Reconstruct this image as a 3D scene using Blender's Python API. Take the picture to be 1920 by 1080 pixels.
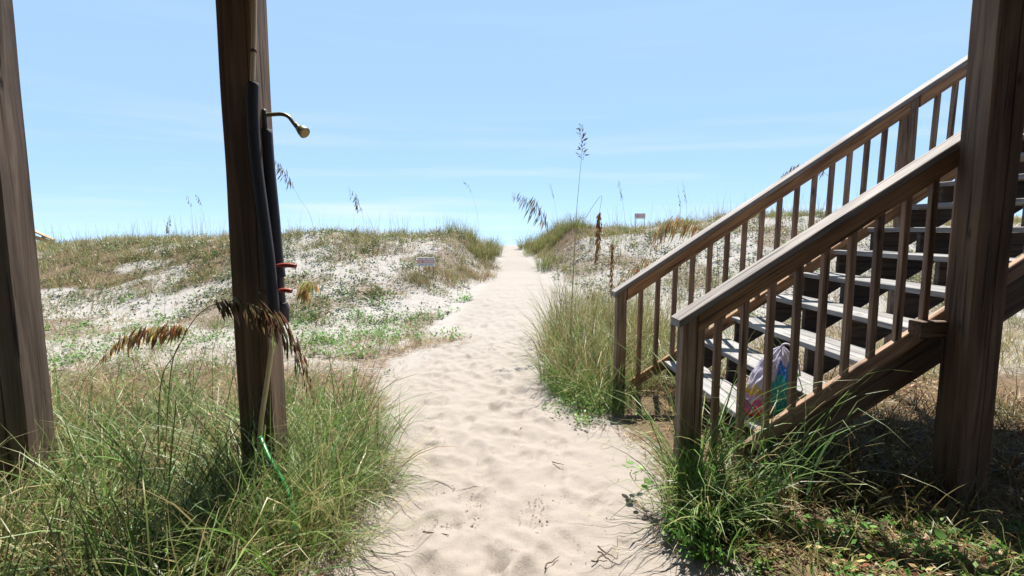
import bpy, bmesh, math, random
import numpy as np
from mathutils import Vector, Matrix, Quaternion

for o in list(bpy.data.objects):
    bpy.data.objects.remove(o)
scene = bpy.context.scene
COL = scene.collection
R = math.radians
random.seed(7)
RNG = np.random.default_rng(11)

# ------------------------------------------------------------------ camera, sky, sun, exposure
EYE = 1.6
PITCH = 0.1098
FPX = 993.8                      # focal length in pixels of the 1920 px wide photograph
cam = bpy.data.cameras.new('camera')
cam.sensor_width = 36.0
cam.lens = FPX / 1920 * 36.0
cam.clip_start = 0.05
cam.clip_end = 20000
cam_o = bpy.data.objects.new('camera', cam)
COL.objects.link(cam_o)
cam_o.location = (0, 0, EYE)
cam_o.rotation_euler = (math.pi / 2 - PITCH, 0, 0)
scene.camera = cam_o

SUN_EL, SUN_AZ = R(63), R(12)    # azimuth: to the right of straight ahead (+Y)
world = bpy.data.worlds.new('World')
scene.world = world
world.use_nodes = True
wn, wl = world.node_tree.nodes, world.node_tree.links
wn.clear()
w_out = wn.new('ShaderNodeOutputWorld')
w_bg = wn.new('ShaderNodeBackground')
w_sky = wn.new('ShaderNodeTexSky')
w_sky.sky_type = 'NISHITA'
w_sky.sun_disc = False
w_sky.sun_elevation = SUN_EL
w_sky.sun_rotation = SUN_AZ
w_sky.altitude = 0
w_sky.air_density = 0.45
w_sky.dust_density = 0.0
w_sky.ozone_density = 4.0
w_bg.inputs['Strength'].default_value = 0.066
# thin high cloud streaks low over the sea
w_tc = wn.new('ShaderNodeTexCoord')
w_map = wn.new('ShaderNodeMapping'); w_map.inputs['Scale'].default_value = (1.1, 1.1, 16)
w_ns = wn.new('ShaderNodeTexNoise'); w_ns.inputs['Scale'].default_value = 1.7; w_ns.inputs['Detail'].default_value = 5
w_rmp = wn.new('ShaderNodeMapRange'); w_rmp.inputs[1].default_value = 0.52; w_rmp.inputs[2].default_value = 0.72
w_rmp.inputs[3].default_value = 0; w_rmp.inputs[4].default_value = 0.38
w_mix = wn.new('ShaderNodeMixRGB'); w_mix.inputs[2].default_value = (6.6, 6.8, 8.4, 1)
wl.new(w_tc.outputs['Generated'], w_map.inputs[0]); wl.new(w_map.outputs[0], w_ns.inputs['Vector'])
w_sep = wn.new('ShaderNodeSeparateXYZ'); wl.new(w_tc.outputs['Generated'], w_sep.inputs[0])
w_low = wn.new('ShaderNodeMapRange'); w_low.inputs[1].default_value = 0.05; w_low.inputs[2].default_value = 0.22; w_low.inputs[3].default_value = 1; w_low.inputs[4].default_value = 0.12
wl.new(w_sep.outputs['Z'], w_low.inputs[0])
w_cm = wn.new('ShaderNodeMath'); w_cm.operation = 'MULTIPLY'
wl.new(w_ns.outputs['Fac'], w_rmp.inputs[0]); wl.new(w_rmp.outputs[0], w_cm.inputs[0]); wl.new(w_low.outputs[0], w_cm.inputs[1]); wl.new(w_cm.outputs[0], w_mix.inputs[0])
# even summer haze over the whole dome evens the sky out
w_hz = wn.new('ShaderNodeMixRGB'); w_hz.inputs[0].default_value = 0.66; w_hz.inputs[2].default_value = (3.75, 5.75, 8.5, 1)
wl.new(w_sky.outputs[0], w_hz.inputs[1])
wl.new(w_hz.outputs[0], w_mix.inputs[1]); wl.new(w_mix.outputs[0], w_bg.inputs[0])
wl.new(w_bg.outputs[0], w_out.inputs[0])

sun = bpy.data.lights.new('sun', 'SUN')
sun.energy = 5.0
sun.angle = R(0.53)
sun.color = (1.0, 0.955, 0.88)
sun_o = bpy.data.objects.new('sun', sun)
COL.objects.link(sun_o)
sdir = Vector((math.sin(SUN_AZ) * math.cos(SUN_EL), math.cos(SUN_AZ) * math.cos(SUN_EL), math.sin(SUN_EL)))
sun_o.rotation_euler = sdir.to_track_quat('Z', 'Y').to_euler()
sun_o.location = sdir * 30

vs = scene.view_settings
vs.view_transform = 'Standard'
vs.look = 'None'
vs.exposure = 1.25
vs.gamma = 1.0
vs.use_curve_mapping = False

# ------------------------------------------------------------------ helpers
def tag(o, label=None, cat=None, group=None, kind=None):
    if label: o['label'] = label
    if cat: o['category'] = cat
    if group: o['group'] = group
    if kind: o['kind'] = kind
    return o

def thing(name, label, cat, loc=(0, 0, 0), rotz=0.0, group=None):
    o = bpy.data.objects.new(name, None)
    o.empty_display_size = 0.1
    COL.objects.link(o)
    o.location = loc
    o.rotation_euler = (0, 0, rotz)
    return tag(o, label, cat, group)

def link(name, me, parent=None, mat4=None, mat=None):
    if mat is not None and not me.materials:
        me.materials.append(mat)
    o = bpy.data.objects.new(name, me)
    COL.objects.link(o)
    if parent is not None: o.parent = parent
    if mat4 is not None: o.matrix_basis = mat4
    return o

def ray(px, py):
    """photo pixel -> direction (x, y, z) with y = 1"""
    x = (px - 960) / FPX; u = -(py - 540) / FPX
    c, s = math.cos(PITCH), math.sin(PITCH)
    d = Vector((x, c + u * s, -s + u * c))
    return d / d.y

def at(px, py, Y):
    r = ray(px, py)
    return Vector((r.x * Y, Y, EYE + r.z * Y))

def np_mesh(name, verts, quads=None, tris=None, cols=None, smooth=False):
    me = bpy.data.meshes.new(name)
    nq = 0 if quads is None else len(quads); nt = 0 if tris is None else len(tris)
    me.vertices.add(len(verts)); me.vertices.foreach_set('co', np.asarray(verts, np.float32).ravel())
    nl = nq * 4 + nt * 3
    me.loops.add(nl)
    li = []
    if nq: li.append(np.asarray(quads, np.int32).ravel())
    if nt: li.append(np.asarray(tris, np.int32).ravel())
    me.loops.foreach_set('vertex_index', np.concatenate(li))
    me.polygons.add(nq + nt)
    st = np.concatenate([np.arange(nq) * 4, nq * 4 + np.arange(nt) * 3]).astype(np.int32)
    me.polygons.foreach_set('loop_start', st)
    if smooth: me.polygons.foreach_set('use_smooth', np.ones(nq + nt, bool))
    if cols is not None:
        a = me.color_attributes.new('Col', 'FLOAT_COLOR', 'POINT')
        c4 = np.ones((len(verts), 4), np.float32); c4[:, :3] = cols
        a.data.foreach_set('color', c4.ravel())
    me.update(calc_edges=True)
    me.validate()
    return me

# value noise
_L = RNG.random((256, 256))
def vnoise(x, y):
    xi = np.floor(x).astype(int); yi = np.floor(y).astype(int)
    fx = x - xi; fy = y - yi
    fx = fx * fx * (3 - 2 * fx); fy = fy * fy * (3 - 2 * fy)
    a = _L[xi % 256, yi % 256]; b = _L[(xi + 1) % 256, yi % 256]
    c = _L[xi % 256, (yi + 1) % 256]; d = _L[(xi + 1) % 256, (yi + 1) % 256]
    return (a * (1 - fx) + b * fx) * (1 - fy) + (c * (1 - fx) + d * fx) * fy
def fbm(x, y, o=4):
    s = 0; a = 0.5
    for i in range(o):
        s = s + a * vnoise(x + 17.3 * i, y - 9.1 * i); x = x * 2.03; y = y * 2.03; a *= 0.5
    return s / (1 - 0.5 ** o)
def sstep(a, b, x):
    t = np.clip((x - a) / (b - a), 0, 1)
    return t * t * (3 - 2 * t)

# ------------------------------------------------------------------ materials
def newmat(name):
    m = bpy.data.materials.new(name); m.use_nodes = True
    n, l = m.node_tree.nodes, m.node_tree.links
    b = n['Principled BSDF']
    return m, n, l, b

def plain(name, col, rough=0.6, metal=0.0, var=0.15, scale=12, bump=0.0):
    m, n, l, b = newmat(name)
    tc = n.new('ShaderNodeTexCoord'); ns = n.new('ShaderNodeTexNoise')
    ns.inputs['Scale'].default_value = scale; ns.inputs['Detail'].default_value = 6
    l.new(tc.outputs['Object'], ns.inputs['Vector'])
    mx = n.new('ShaderNodeMixRGB'); mx.blend_type = 'MIX'
    mx.inputs[1].default_value = (*[c * (1 - var) for c in col], 1)
    mx.inputs[2].default_value = (*[min(1, c * (1 + var)) for c in col], 1)
    l.new(ns.outputs['Fac'], mx.inputs[0]); l.new(mx.outputs[0], b.inputs['Base Color'])
    b.inputs['Roughness'].default_value = rough; b.inputs['Metallic'].default_value = metal
    if bump:
        bp = n.new('ShaderNodeBump'); bp.inputs['Strength'].default_value = bump; bp.inputs['Distance'].default_value = 0.004
        ns2 = n.new('ShaderNodeTexNoise'); ns2.inputs['Scale'].default_value = scale * 12
        l.new(tc.outputs['Object'], ns2.inputs['Vector']); l.new(ns2.outputs['Fac'], bp.inputs['Height'])
        l.new(bp.outputs[0], b.inputs['Normal'])
    return m

def wood(name, dark, mid, light, grain=1.0, rough=0.8, bump=0.5, stain=0.5):
    """weathered timber, grain along the board's own X axis"""
    m, n, l, b = newmat(name)
    tc = n.new('ShaderNodeTexCoord'); oi = n.new('ShaderNodeObjectInfo')
    off = n.new('ShaderNodeVectorMath'); off.operation = 'MULTIPLY_ADD'
    l.new(oi.outputs['Random'], off.inputs[0]); off.inputs[1].default_value = (37, 23, 31)
    l.new(tc.outputs['Object'], off.inputs[2])
    mp = n.new('ShaderNodeMapping'); mp.inputs['Scale'].default_value = (2.2 * grain, 42 * grain, 42 * grain)
    l.new(off.outputs[0], mp.inputs[0])
    g = n.new('ShaderNodeTexNoise'); g.inputs['Scale'].default_value = 1.0; g.inputs['Detail'].default_value = 7; g.inputs['Distortion'].default_value = 0.9
    l.new(mp.outputs[0], g.inputs['Vector'])
    rp = n.new('ShaderNodeValToRGB')
    rp.color_ramp.elements[0].position = 0.32; rp.color_ramp.elements[0].color = (*dark, 1)
    rp.color_ramp.elements[1].position = 0.7; rp.color_ramp.elements[1].color = (*light, 1)
    e = rp.color_ramp.elements.new(0.5); e.color = (*mid, 1)
    l.new(g.outputs['Fac'], rp.inputs[0])
    # broad stains
    mp2 = n.new('ShaderNodeMapping'); mp2.inputs['Scale'].default_value = (1.6, 7, 7)
    l.new(off.outputs[0], mp2.inputs[0])
    s = n.new('ShaderNodeTexNoise'); s.inputs['Scale'].default_value = 1.3; s.inputs['Detail'].default_value = 4
    l.new(mp2.outputs[0], s.inputs['Vector'])
    sm = n.new('ShaderNodeMapRange'); sm.inputs[1].default_value = 0.3; sm.inputs[2].default_value = 0.7
    sm.inputs[3].default_value = 1 - stain * 0.6; sm.inputs[4].default_value = 1 + stain * 0.35
    l.new(s.outputs['Fac'], sm.inputs[0])
    # board to board difference
    br = n.new('ShaderNodeMapRange'); br.inputs[3].default_value = 0.72; br.inputs[4].default_value = 1.28
    l.new(oi.outputs['Random'], br.inputs[0])
    mm = n.new('ShaderNodeMath'); mm.operation = 'MULTIPLY'; l.new(sm.outputs[0], mm.inputs[0]); l.new(br.outputs[0], mm.inputs[1])
    mul = n.new('ShaderNodeMixRGB'); mul.blend_type = 'MULTIPLY'; mul.inputs[0].default_value = 1
    l.new(rp.outputs[0], mul.inputs[1]); l.new(mm.outputs[0], mul.inputs[2])
    # drying checks: long thin dark splits, and a few knots
    mp3 = n.new('ShaderNodeMapping'); mp3.inputs['Scale'].default_value = (1.1, 34, 34); l.new(off.outputs[0], mp3.inputs[0])
    ck = n.new('ShaderNodeTexNoise'); ck.inputs['Scale'].default_value = 1.0; ck.inputs['Detail'].default_value = 2; l.new(mp3.outputs[0], ck.inputs['Vector'])
    cr = n.new('ShaderNodeMapRange'); cr.inputs[1].default_value = .30; cr.inputs[2].default_value = .36; cr.inputs[3].default_value = .30; cr.inputs[4].default_value = 1
    l.new(ck.outputs['Fac'], cr.inputs[0])
    mp4 = n.new('ShaderNodeMapping'); mp4.inputs['Scale'].default_value = (2.6, 6.5, 6.5); l.new(off.outputs[0], mp4.inputs[0])
    kn = n.new('ShaderNodeTexVoronoi'); kn.inputs['Scale'].default_value = 1.0; l.new(mp4.outputs[0], kn.inputs['Vector'])
    kr = n.new('ShaderNodeMapRange'); kr.inputs[1].default_value = .05; kr.inputs[2].default_value = .13; kr.inputs[3].default_value = .35; kr.inputs[4].default_value = 1
    l.new(kn.outputs['Distance'], kr.inputs[0])
    ckm = n.new('ShaderNodeMath'); ckm.operation = 'MULTIPLY'; l.new(cr.outputs[0], ckm.inputs[0]); l.new(kr.outputs[0], ckm.inputs[1])
    mul2 = n.new('ShaderNodeMixRGB'); mul2.blend_type = 'MULTIPLY'; mul2.inputs[0].default_value = 1
    l.new(mul.outputs[0], mul2.inputs[1]); l.new(ckm.outputs[0], mul2.inputs[2])
    l.new(mul2.outputs[0], b.inputs['Base Color'])
    b.inputs['Roughness'].default_value = rough
    bp = n.new('ShaderNodeBump'); bp.inputs['Strength'].default_value = bump; bp.inputs['Distance'].default_value = 0.004
    hm = n.new('ShaderNodeMath'); hm.operation = 'ADD'; l.new(g.outputs['Fac'], hm.inputs[0]); l.new(ckm.outputs[0], hm.inputs[1])
    l.new(hm.outputs[0], bp.inputs['Height']); l.new(bp.outputs[0], b.inputs['Normal'])
    return m

M = {}
M['cap'] = wood('weathered grey rail wood', (.12, .102, .090), (.195, .17, .153), (.26, .232, .212))
M['subrail'] = wood('brown rail wood', (.15, .072, .03), (.28, .15, .068), (.38, .22, .108))
M['baluster'] = wood('baluster wood', (.16, .09, .054), (.265, .162, .103), (.36, .235, .158))
M['tread'] = wood('grey tread wood', (.125, .12, .115), (.20, .19, .182), (.26, .248, .236))
M['stringer'] = wood('dark stringer wood', (.065, .039, .022), (.13, .08, .048), (.195, .127, .08))
M['newel'] = wood('newel wood', (.10, .06, .036), (.185, .12, .077), (.275, .19, .13))
M['carriage'] = wood('shade darkened carriage wood', (.035, .024, .017), (.07, .05, .036), (.11, .08, .06))  # shade beneath the treads is put into this wood colour
M['post'] = wood('dark brown post timber', (.10, .054, .027), (.185, .107, .058), (.26, .163, .096), grain=0.55, bump=0.8, stain=0.6)
M['post_grey'] = wood('grey brown post timber', (.078, .047, .029), (.145, .094, .062), (.22, .155, .11), grain=0.55, bump=0.8, stain=0.6)
M['far_wood'] = wood('orange brown far timber', (.30, .17, .08), (.42, .25, .12), (.5, .32, .17))
M['foam'] = plain('black foam pipe sleeve', (.025, .025, .032), 0.75, 0, .3, 40, .4)
M['cpvc'] = plain('cream plastic pipe', (.62, .46, .26), 0.4, 0, .12, 9)
M['brass'] = plain('tarnished green brass', (.20, .20, .12), 0.42, 0.75, .35, 40)
M['face'] = plain('brass nozzle face', (.45, .33, .14), 0.45, 0.5, .3, 90)
M['red'] = plain('faded red lever', (.30, .045, .03), 0.5, 0, .25, 30)
M['darkpipe'] = plain('dark pipe', (.055, .04, .04), 0.5, 0, .3, 30)
M['hose'] = plain('green garden hose', (.01, .15, .03), 0.35, 0, .15, 20)
M['blackhose'] = plain('black hose', (.02, .02, .02), 0.45, 0, .15, 20)
M['steel'] = plain('rusty nail steel', (.12, .07, .05), 0.6, 0.5, .3, 80)
M['stalk'] = plain('dry stalk', (.36, .29, .13), 0.7, 0, .3, 8)
M['twig'] = plain('dry twig', (.10, .065, .045), 0.85, 0, .3, 30)
M['sign_white'] = plain('white sign face', (.78, .76, .74), 0.5, 0, .05, 6)
M['sign_red'] = plain('faded red sign print', (.60, .22, .19), 0.5, 0, .1, 20)
M['sign_black'] = plain('black sign print', (.06, .05, .05), 0.5, 0, .1, 20)
M['galv'] = plain('grey sign post', (.32, .32, .33), 0.5, 0.3, .2, 20)
M['net'] = plain('lavender white net', (.55, .50, .62), 0.6, 0, .1, 20)
M['teal'] = plain('teal towel', (.015, .36, .34), 0.85, 0, .25, 60, .6)
M['blue'] = plain('blue towel', (.02, .20, .62), 0.85, 0, .3, 70, .6)
M['yellow'] = plain('yellow cloth', (.80, .55, .08), 0.8, 0, .1, 30, .4)
M['pink'] = plain('pink cloth', (.80, .13, .42), 0.8, 0, .2, 30, .4)
M['lilac'] = plain('lilac cloth', (.70, .48, .75), 0.8, 0, .15, 30, .4)
M['orange'] = plain('orange red cloth', (.75, .10, .04), 0.8, 0, .15, 30, .4)

def leafmat(name, trans=0.35, rough=0.55):
    m, n, l, b = newmat(name)
    at_ = n.new('ShaderNodeAttribute'); at_.attribute_name = 'Col'
    l.new(at_.outputs['Color'], b.inputs['Base Color'])
    b.inputs['Roughness'].default_value = rough
    b.inputs['Specular IOR Level'].default_value = 0.3
    tr = n.new('ShaderNodeBsdfTranslucent')
    hs = n.new('ShaderNodeHueSaturation'); hs.inputs['Saturation'].default_value = 1.0; hs.inputs['Value'].default_value = 1.5
    l.new(at_.outputs['Color'], hs.inputs['Color']); l.new(hs.outputs[0], tr.inputs['Color'])
    mx = n.new('ShaderNodeMixShader'); mx.inputs[0].default_value = trans
    l.new(b.outputs[0], mx.inputs[1]); l.new(tr.outputs[0], mx.inputs[2])
    l.new(mx.outputs[0], n['Material Output'].inputs[0])
    return m
M['grass'] = leafmat('grass blades', .22, .45)
M['leaf'] = leafmat('green leaves', 0.3, 0.5)
M['seed'] = leafmat('seed heads', 0.3, 0.7)
M['litter'] = leafmat('dry litter', 0.1, 0.9)
M['bagcloth'] = leafmat('crinkled bag cloth', 0.15, 0.7)

def sandmat():
    m, n, l, b = newmat('beach sand')
    tc = n.new('ShaderNodeTexCoord')
    def nz(sc, det):
        t = n.new('ShaderNodeTexNoise'); t.inputs['Scale'].default_value = sc; t.inputs['Detail'].default_value = det
        l.new(tc.outputs['Object'], t.inputs['Vector']); return t
    big = nz(0.9, 5); mid = nz(9, 6); fine = nz(160, 4)
    mx = n.new('ShaderNodeMixRGB'); mx.inputs[1].default_value = (.232, .201, .173, 1); mx.inputs[2].default_value = (.285, .251, .219, 1)
    l.new(big.outputs['Fac'], mx.inputs[0])
    sp = n.new('ShaderNodeMapRange'); sp.inputs[1].default_value = .25; sp.inputs[2].default_value = .75; sp.inputs[3].default_value = .86; sp.inputs[4].default_value = 1.1
    l.new(fine.outputs['Fac'], sp.inputs[0])
    m1 = n.new('ShaderNodeMixRGB'); m1.blend_type = 'MULTIPLY'; m1.inputs[0].default_value = 1
    l.new(mx.outputs[0], m1.inputs[1]); l.new(sp.outputs[0], m1.inputs[2])
    # white dune sand far from the trodden path, brown litter where plants grow, its colour darkened for the shade under the stairs (vertex masks)
    va = n.new('ShaderNodeAttribute'); va.attribute_name = 'Col'
    sep = n.new('ShaderNodeSeparateColor'); l.new(va.outputs['Color'], sep.inputs[0])
    wh = n.new('ShaderNodeMixRGB'); wh.inputs[2].default_value = (.28, .258, .236, 1)
    l.new(sep.outputs[1], wh.inputs[0]); l.new(m1.outputs[0], wh.inputs[1])
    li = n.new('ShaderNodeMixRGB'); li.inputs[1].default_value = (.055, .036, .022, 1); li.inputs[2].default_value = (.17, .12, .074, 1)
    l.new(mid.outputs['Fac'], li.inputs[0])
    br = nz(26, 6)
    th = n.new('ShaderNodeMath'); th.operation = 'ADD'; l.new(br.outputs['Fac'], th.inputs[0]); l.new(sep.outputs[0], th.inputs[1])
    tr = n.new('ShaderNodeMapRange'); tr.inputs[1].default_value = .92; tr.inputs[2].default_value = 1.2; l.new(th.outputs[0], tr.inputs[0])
    spk = nz(38, 3); spm = n.new('ShaderNodeMapRange'); spm.inputs[1].default_value = .60; spm.inputs[2].default_value = .68; spm.inputs[4].default_value = .55
    l.new(spk.outputs['Fac'], spm.inputs[0])
    spf = n.new('ShaderNodeMath'); spf.operation = 'MULTIPLY'; l.new(spm.outputs[0], spf.inputs[0]); l.new(sep.outputs[1], spf.inputs[1])
    wh2 = n.new('ShaderNodeMixRGB'); wh2.inputs[2].default_value = (.17, .15, .12, 1)
    l.new(spf.outputs[0], wh2.inputs[0]); l.new(wh.outputs[0], wh2.inputs[1]); wh = wh2
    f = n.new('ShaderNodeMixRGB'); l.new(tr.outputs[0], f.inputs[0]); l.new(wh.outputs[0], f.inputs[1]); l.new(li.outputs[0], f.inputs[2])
    l.new(f.outputs[0], b.inputs['Base Color'])
    b.inputs['Roughness'].default_value = 0.95; b.inputs['Specular IOR Level'].default_value = 0.15
    ad = n.new('ShaderNodeMath'); ad.operation = 'MULTIPLY_ADD'; ad.inputs[1].default_value = 0.15
    l.new(fine.outputs['Fac'], ad.inputs[0]); l.new(mid.outputs['Fac'], ad.inputs[2])
    bp = n.new('ShaderNodeBump'); bp.inputs['Strength'].default_value = 0.55; bp.inputs['Distance'].default_value = 0.03
    l.new(ad.outputs[0], bp.inputs['Height']); l.new(bp.outputs[0], b.inputs['Normal'])
    return m
M['sand'] = sandmat()

# ------------------------------------------------------------------ ground
PY = np.array([-10, 1.5, 2.65, 4.1, 5.6, 7.0, 9.3, 11.3, 13.8, 15.1, 16.9, 18.8, 22, 27, 40])
PC = np.array([.1, .08, .03, -.06, -.40, -.28, -.17, .12, .22, .15, .02, -.13, -.3, -.3, -.3])
PW = np.array([1.5, .75, .66, .76, .70, .62, .72, .72, .56, .38, .32, .25, .5, 1, 3])
PH = np.array([0, 0, 0, .03, .06, .10, .20, .35, .50, .70, .85, 1.05, .75, .2, -.2])
CX = np.array([-300, -30, -15, -10, -7.5, -4, -1.5, -.4, .6, 1.5, 2.7, 4, 5, 6.5, 12, 40, 300])
CH = np.array([1.0, 1.05, 1.02, 1.20, 1.36, 1.46, 1.46, 1.3, 1.42, 1.66, 1.58, 1.54, 1.72, 1.9, 1.95, 1.9, 1.7])
def land(x, y):
    n1 = fbm(x * .35 + 5, y * .35 + 3, 4) - .5
    n2 = fbm(x * 1.3 + 40, y * 1.3 + 11, 4) - .5
    base = .10 + .12 * n1 + .05 * n2
    crest = np.interp(x, CX, CH) + .22 * (fbm(x * .5 + 90, x * 0 + 4, 3) - .5)
    yc = 15.2 + 1.2 * np.sin(x * .33 + 1) + 2 * sstep(4, 14, np.abs(x))
    y0 = 8.6 + 1.0 * np.sin(x * .6 + .6) + .8 * n1
    up = sstep(y0, yc, y)
    # shoulder: faces rise quickly then round off
    up = up ** .85
    dn = sstep(yc + .5, yc + 11, y)
    h = base * (1 - up) + crest * up + up * (1 - dn) * (.26 * n1 + .30 * n2)
    return h * (1 - dn) + dn * (-.25)
def height(x, y):
    x = np.asarray(x, float); y = np.asarray(y, float)
    c = np.interp(y, PY, PC); w = np.interp(y, PY, PW); hp = np.interp(y, PY, PH)
    d = np.abs(x - c) - w
    bank = np.interp(y, [0, 4, 8, 12, 16, 19, 26], [.5, .6, .9, 1.5, 1.5, 1.1, 2])
    t = sstep(0, 1, d / bank)
    h = hp * (1 - t) + land(x, y) * t
    far = sstep(34, 60, y)
    return h * (1 - far) + far * (-1.2)
def hz(x, y): return float(height(np.array([x]), np.array([y]))[0])

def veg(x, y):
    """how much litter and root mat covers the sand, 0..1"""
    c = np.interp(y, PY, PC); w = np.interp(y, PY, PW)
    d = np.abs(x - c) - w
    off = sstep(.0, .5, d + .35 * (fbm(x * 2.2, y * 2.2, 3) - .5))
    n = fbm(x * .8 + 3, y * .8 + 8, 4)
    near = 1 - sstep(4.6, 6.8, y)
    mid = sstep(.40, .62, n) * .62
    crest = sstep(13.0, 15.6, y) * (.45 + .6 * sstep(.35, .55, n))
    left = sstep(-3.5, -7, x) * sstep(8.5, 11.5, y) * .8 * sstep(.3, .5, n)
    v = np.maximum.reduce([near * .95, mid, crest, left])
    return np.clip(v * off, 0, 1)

def graded(segs):
    out = [segs[0][0]]
    for a, b, st in segs:
        k = max(1, int(round((b - a) / st))); out += list(np.linspace(a, b, k + 1)[1:])
    return np.array(out)
def build_ground():
    xs = graded([(-300, -60, 20), (-60, -22, 2), (-22, -9, .3), (-9, -4, .13), (-4, -1.3, .05), (-1.3, 1.5, .02), (1.5, 4, .05), (4, 9, .13), (9, 22, .3), (22, 60, 2), (60, 300, 20)])
    ys = graded([(-40, -8, 4), (-8, 1.8, .25), (1.8, 7.5, .02), (7.5, 12, .05), (12, 21, .12), (21, 34, .5), (34, 70, 3)])
    X, Y = np.meshgrid(xs, ys)
    Z = height(X, Y)
    # trodden path: rounded hollows and heels of many feet
    c = np.interp(Y, PY, PC); w = np.interp(Y, PY, PW)
    onp = 1 - sstep(-.12, .12, np.abs(X - c) - w)
    und = (fbm(X * 3.2, Y * 3.2 + 7, 3) - .5) * .045 + (fbm(X * 8, Y * 8, 3) - .5) * .02 + (fbm(X * 21, Y * 21, 2) - .5) * .008
    Z += onp * und * (Y < 13) + (1 - onp) * (fbm(X * 4, Y * 4, 3) - .5) * .05 * (Y > 4)
    rng = np.random.default_rng(5)
    def dent(px, py, l, wd, ang, dep, crisp=False):
        i0, i1 = np.searchsorted(xs, [px - .3, px + .3]); j0, j1 = np.searchsorted(ys, [py - .3, py + .3])
        if i1 - i0 < 2 or j1 - j0 < 2: return
        xx = X[j0:j1, i0:i1] - px; yy = Y[j0:j1, i0:i1] - py
        u = (xx * math.cos(ang) + yy * math.sin(ang)) / wd; v = (-xx * math.sin(ang) + yy * math.cos(ang)) / l
        r = np.sqrt(u * u + v * v)
        if crisp: Z[j0:j1, i0:i1] += -dep * np.exp(-(r ** 7)) * (1 + .5 * (vnoise(xx * 40 + 9, yy * 40) - .5)) + dep * .6 * np.exp(-((r - 1.25) / .22) ** 2) * vnoise(xx * 25 + 3, yy * 25 + 8)
        else: Z[j0:j1, i0:i1] += -dep * np.exp(-(r ** 3) * 1.1) + dep * .55 * np.exp(-((r - 1.45) / .38) ** 2)
    for k in range(330):
        py = 2.0 + 8.5 * rng.random() ** 1.15
        pc = np.interp(py, PY, PC); pw = np.interp(py, PY, PW)
        px = pc + (rng.random() * 2 - 1) * pw * .95
        dent(px, py, rng.uniform(.09, .17), rng.uniform(.05, .09), rng.normal(0, .5), rng.uniform(.004, .014))
    for k in range(90):
        py = 2.1 + 6.5 * rng.random() ** 1.2
        px = np.interp(py, PY, PC) + (rng.random() * 2 - 1) * np.interp(py, PY, PW) * .85
        dent(px, py, rng.uniform(.11, .15), rng.uniform(.045, .06), rng.normal(0, .35), rng.uniform(.008, .018), True)
    # two crumbly fresh footprints near the camera
    for px, py in ((895, 955), (1005, 965), (870, 985)):
        p = at(px, py, 1); k = EYE / -(ray(px, py).z); p = ray(px, py) * k
        i0, i1 = np.searchsorted(xs, [p.x - .16, p.x + .16]); j0, j1 = np.searchsorted(ys, [p.y - .2, p.y + .2])
        xx = X[j0:j1, i0:i1]; yy = Y[j0:j1, i0:i1]
        r = np.sqrt(((xx - p.x) / .07) ** 2 + ((yy - p.y) / .13) ** 2)
        msk = 1 - sstep(.5, 1.3, r)
        Z[j0:j1, i0:i1] += msk * (-.012 + .035 * (RNG.random(xx.shape) - .5))
    nx, ny = len(xs), len(ys)
    V = np.stack([X, Y, Z], -1).reshape(-1, 3)
    a = (np.arange(ny - 1)[:, None] * nx + np.arange(nx - 1)[None]).ravel()
    Q = np.stack([a, a + 1, a + nx + 1, a + nx], 1)
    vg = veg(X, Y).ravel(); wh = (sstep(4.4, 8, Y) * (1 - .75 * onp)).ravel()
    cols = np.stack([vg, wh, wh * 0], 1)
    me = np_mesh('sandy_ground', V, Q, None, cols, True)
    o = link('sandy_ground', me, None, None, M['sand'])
    tag(o, kind='structure')
build_ground()

# sea
def build_sea():
    m, n, l, b = newmat('sea water')
    b.inputs['Base Color'].default_value = (.30, .46, .55, 1)
    b.inputs['Roughness'].default_value = 0.07
    tc = n.new('ShaderNodeTexCoord'); mp = n.new('ShaderNodeMapping'); mp.inputs['Scale'].default_value = (.02, .12, 1)
    ns = n.new('ShaderNodeTexNoise'); ns.inputs['Scale'].default_value = 2; ns.inputs['Detail'].default_value = 5
    l.new(tc.outputs['Object'], mp.inputs[0]); l.new(mp.outputs[0], ns.inputs['Vector'])
    bp = n.new('ShaderNodeBump'); bp.inputs['Strength'].default_value = .03; bp.inputs['Distance'].default_value = .2
    l.new(ns.outputs['Fac'], bp.inputs['Height']); l.new(bp.outputs[0], b.inputs['Normal'])
    xs = np.linspace(-9000, 9000, 40); ys = np.concatenate([np.linspace(45, 400, 30), np.geomspace(450, 12000, 24)])
    X, Y = np.meshgrid(xs, ys); Z = -.75 + 0 * X 
    nx, ny = len(xs), len(ys)
    V = np.stack([X, Y, Z], -1).reshape(-1, 3)
    a = (np.arange(ny - 1)[:, None] * nx + np.arange(nx - 1)[None]).ravel()
    o = link('sea', np_mesh('sea', V, np.stack([a, a + 1, a + nx + 1, a + nx], 1), None, None, True), None, None, m)
    tag(o, kind='structure')
build_sea()

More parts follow.
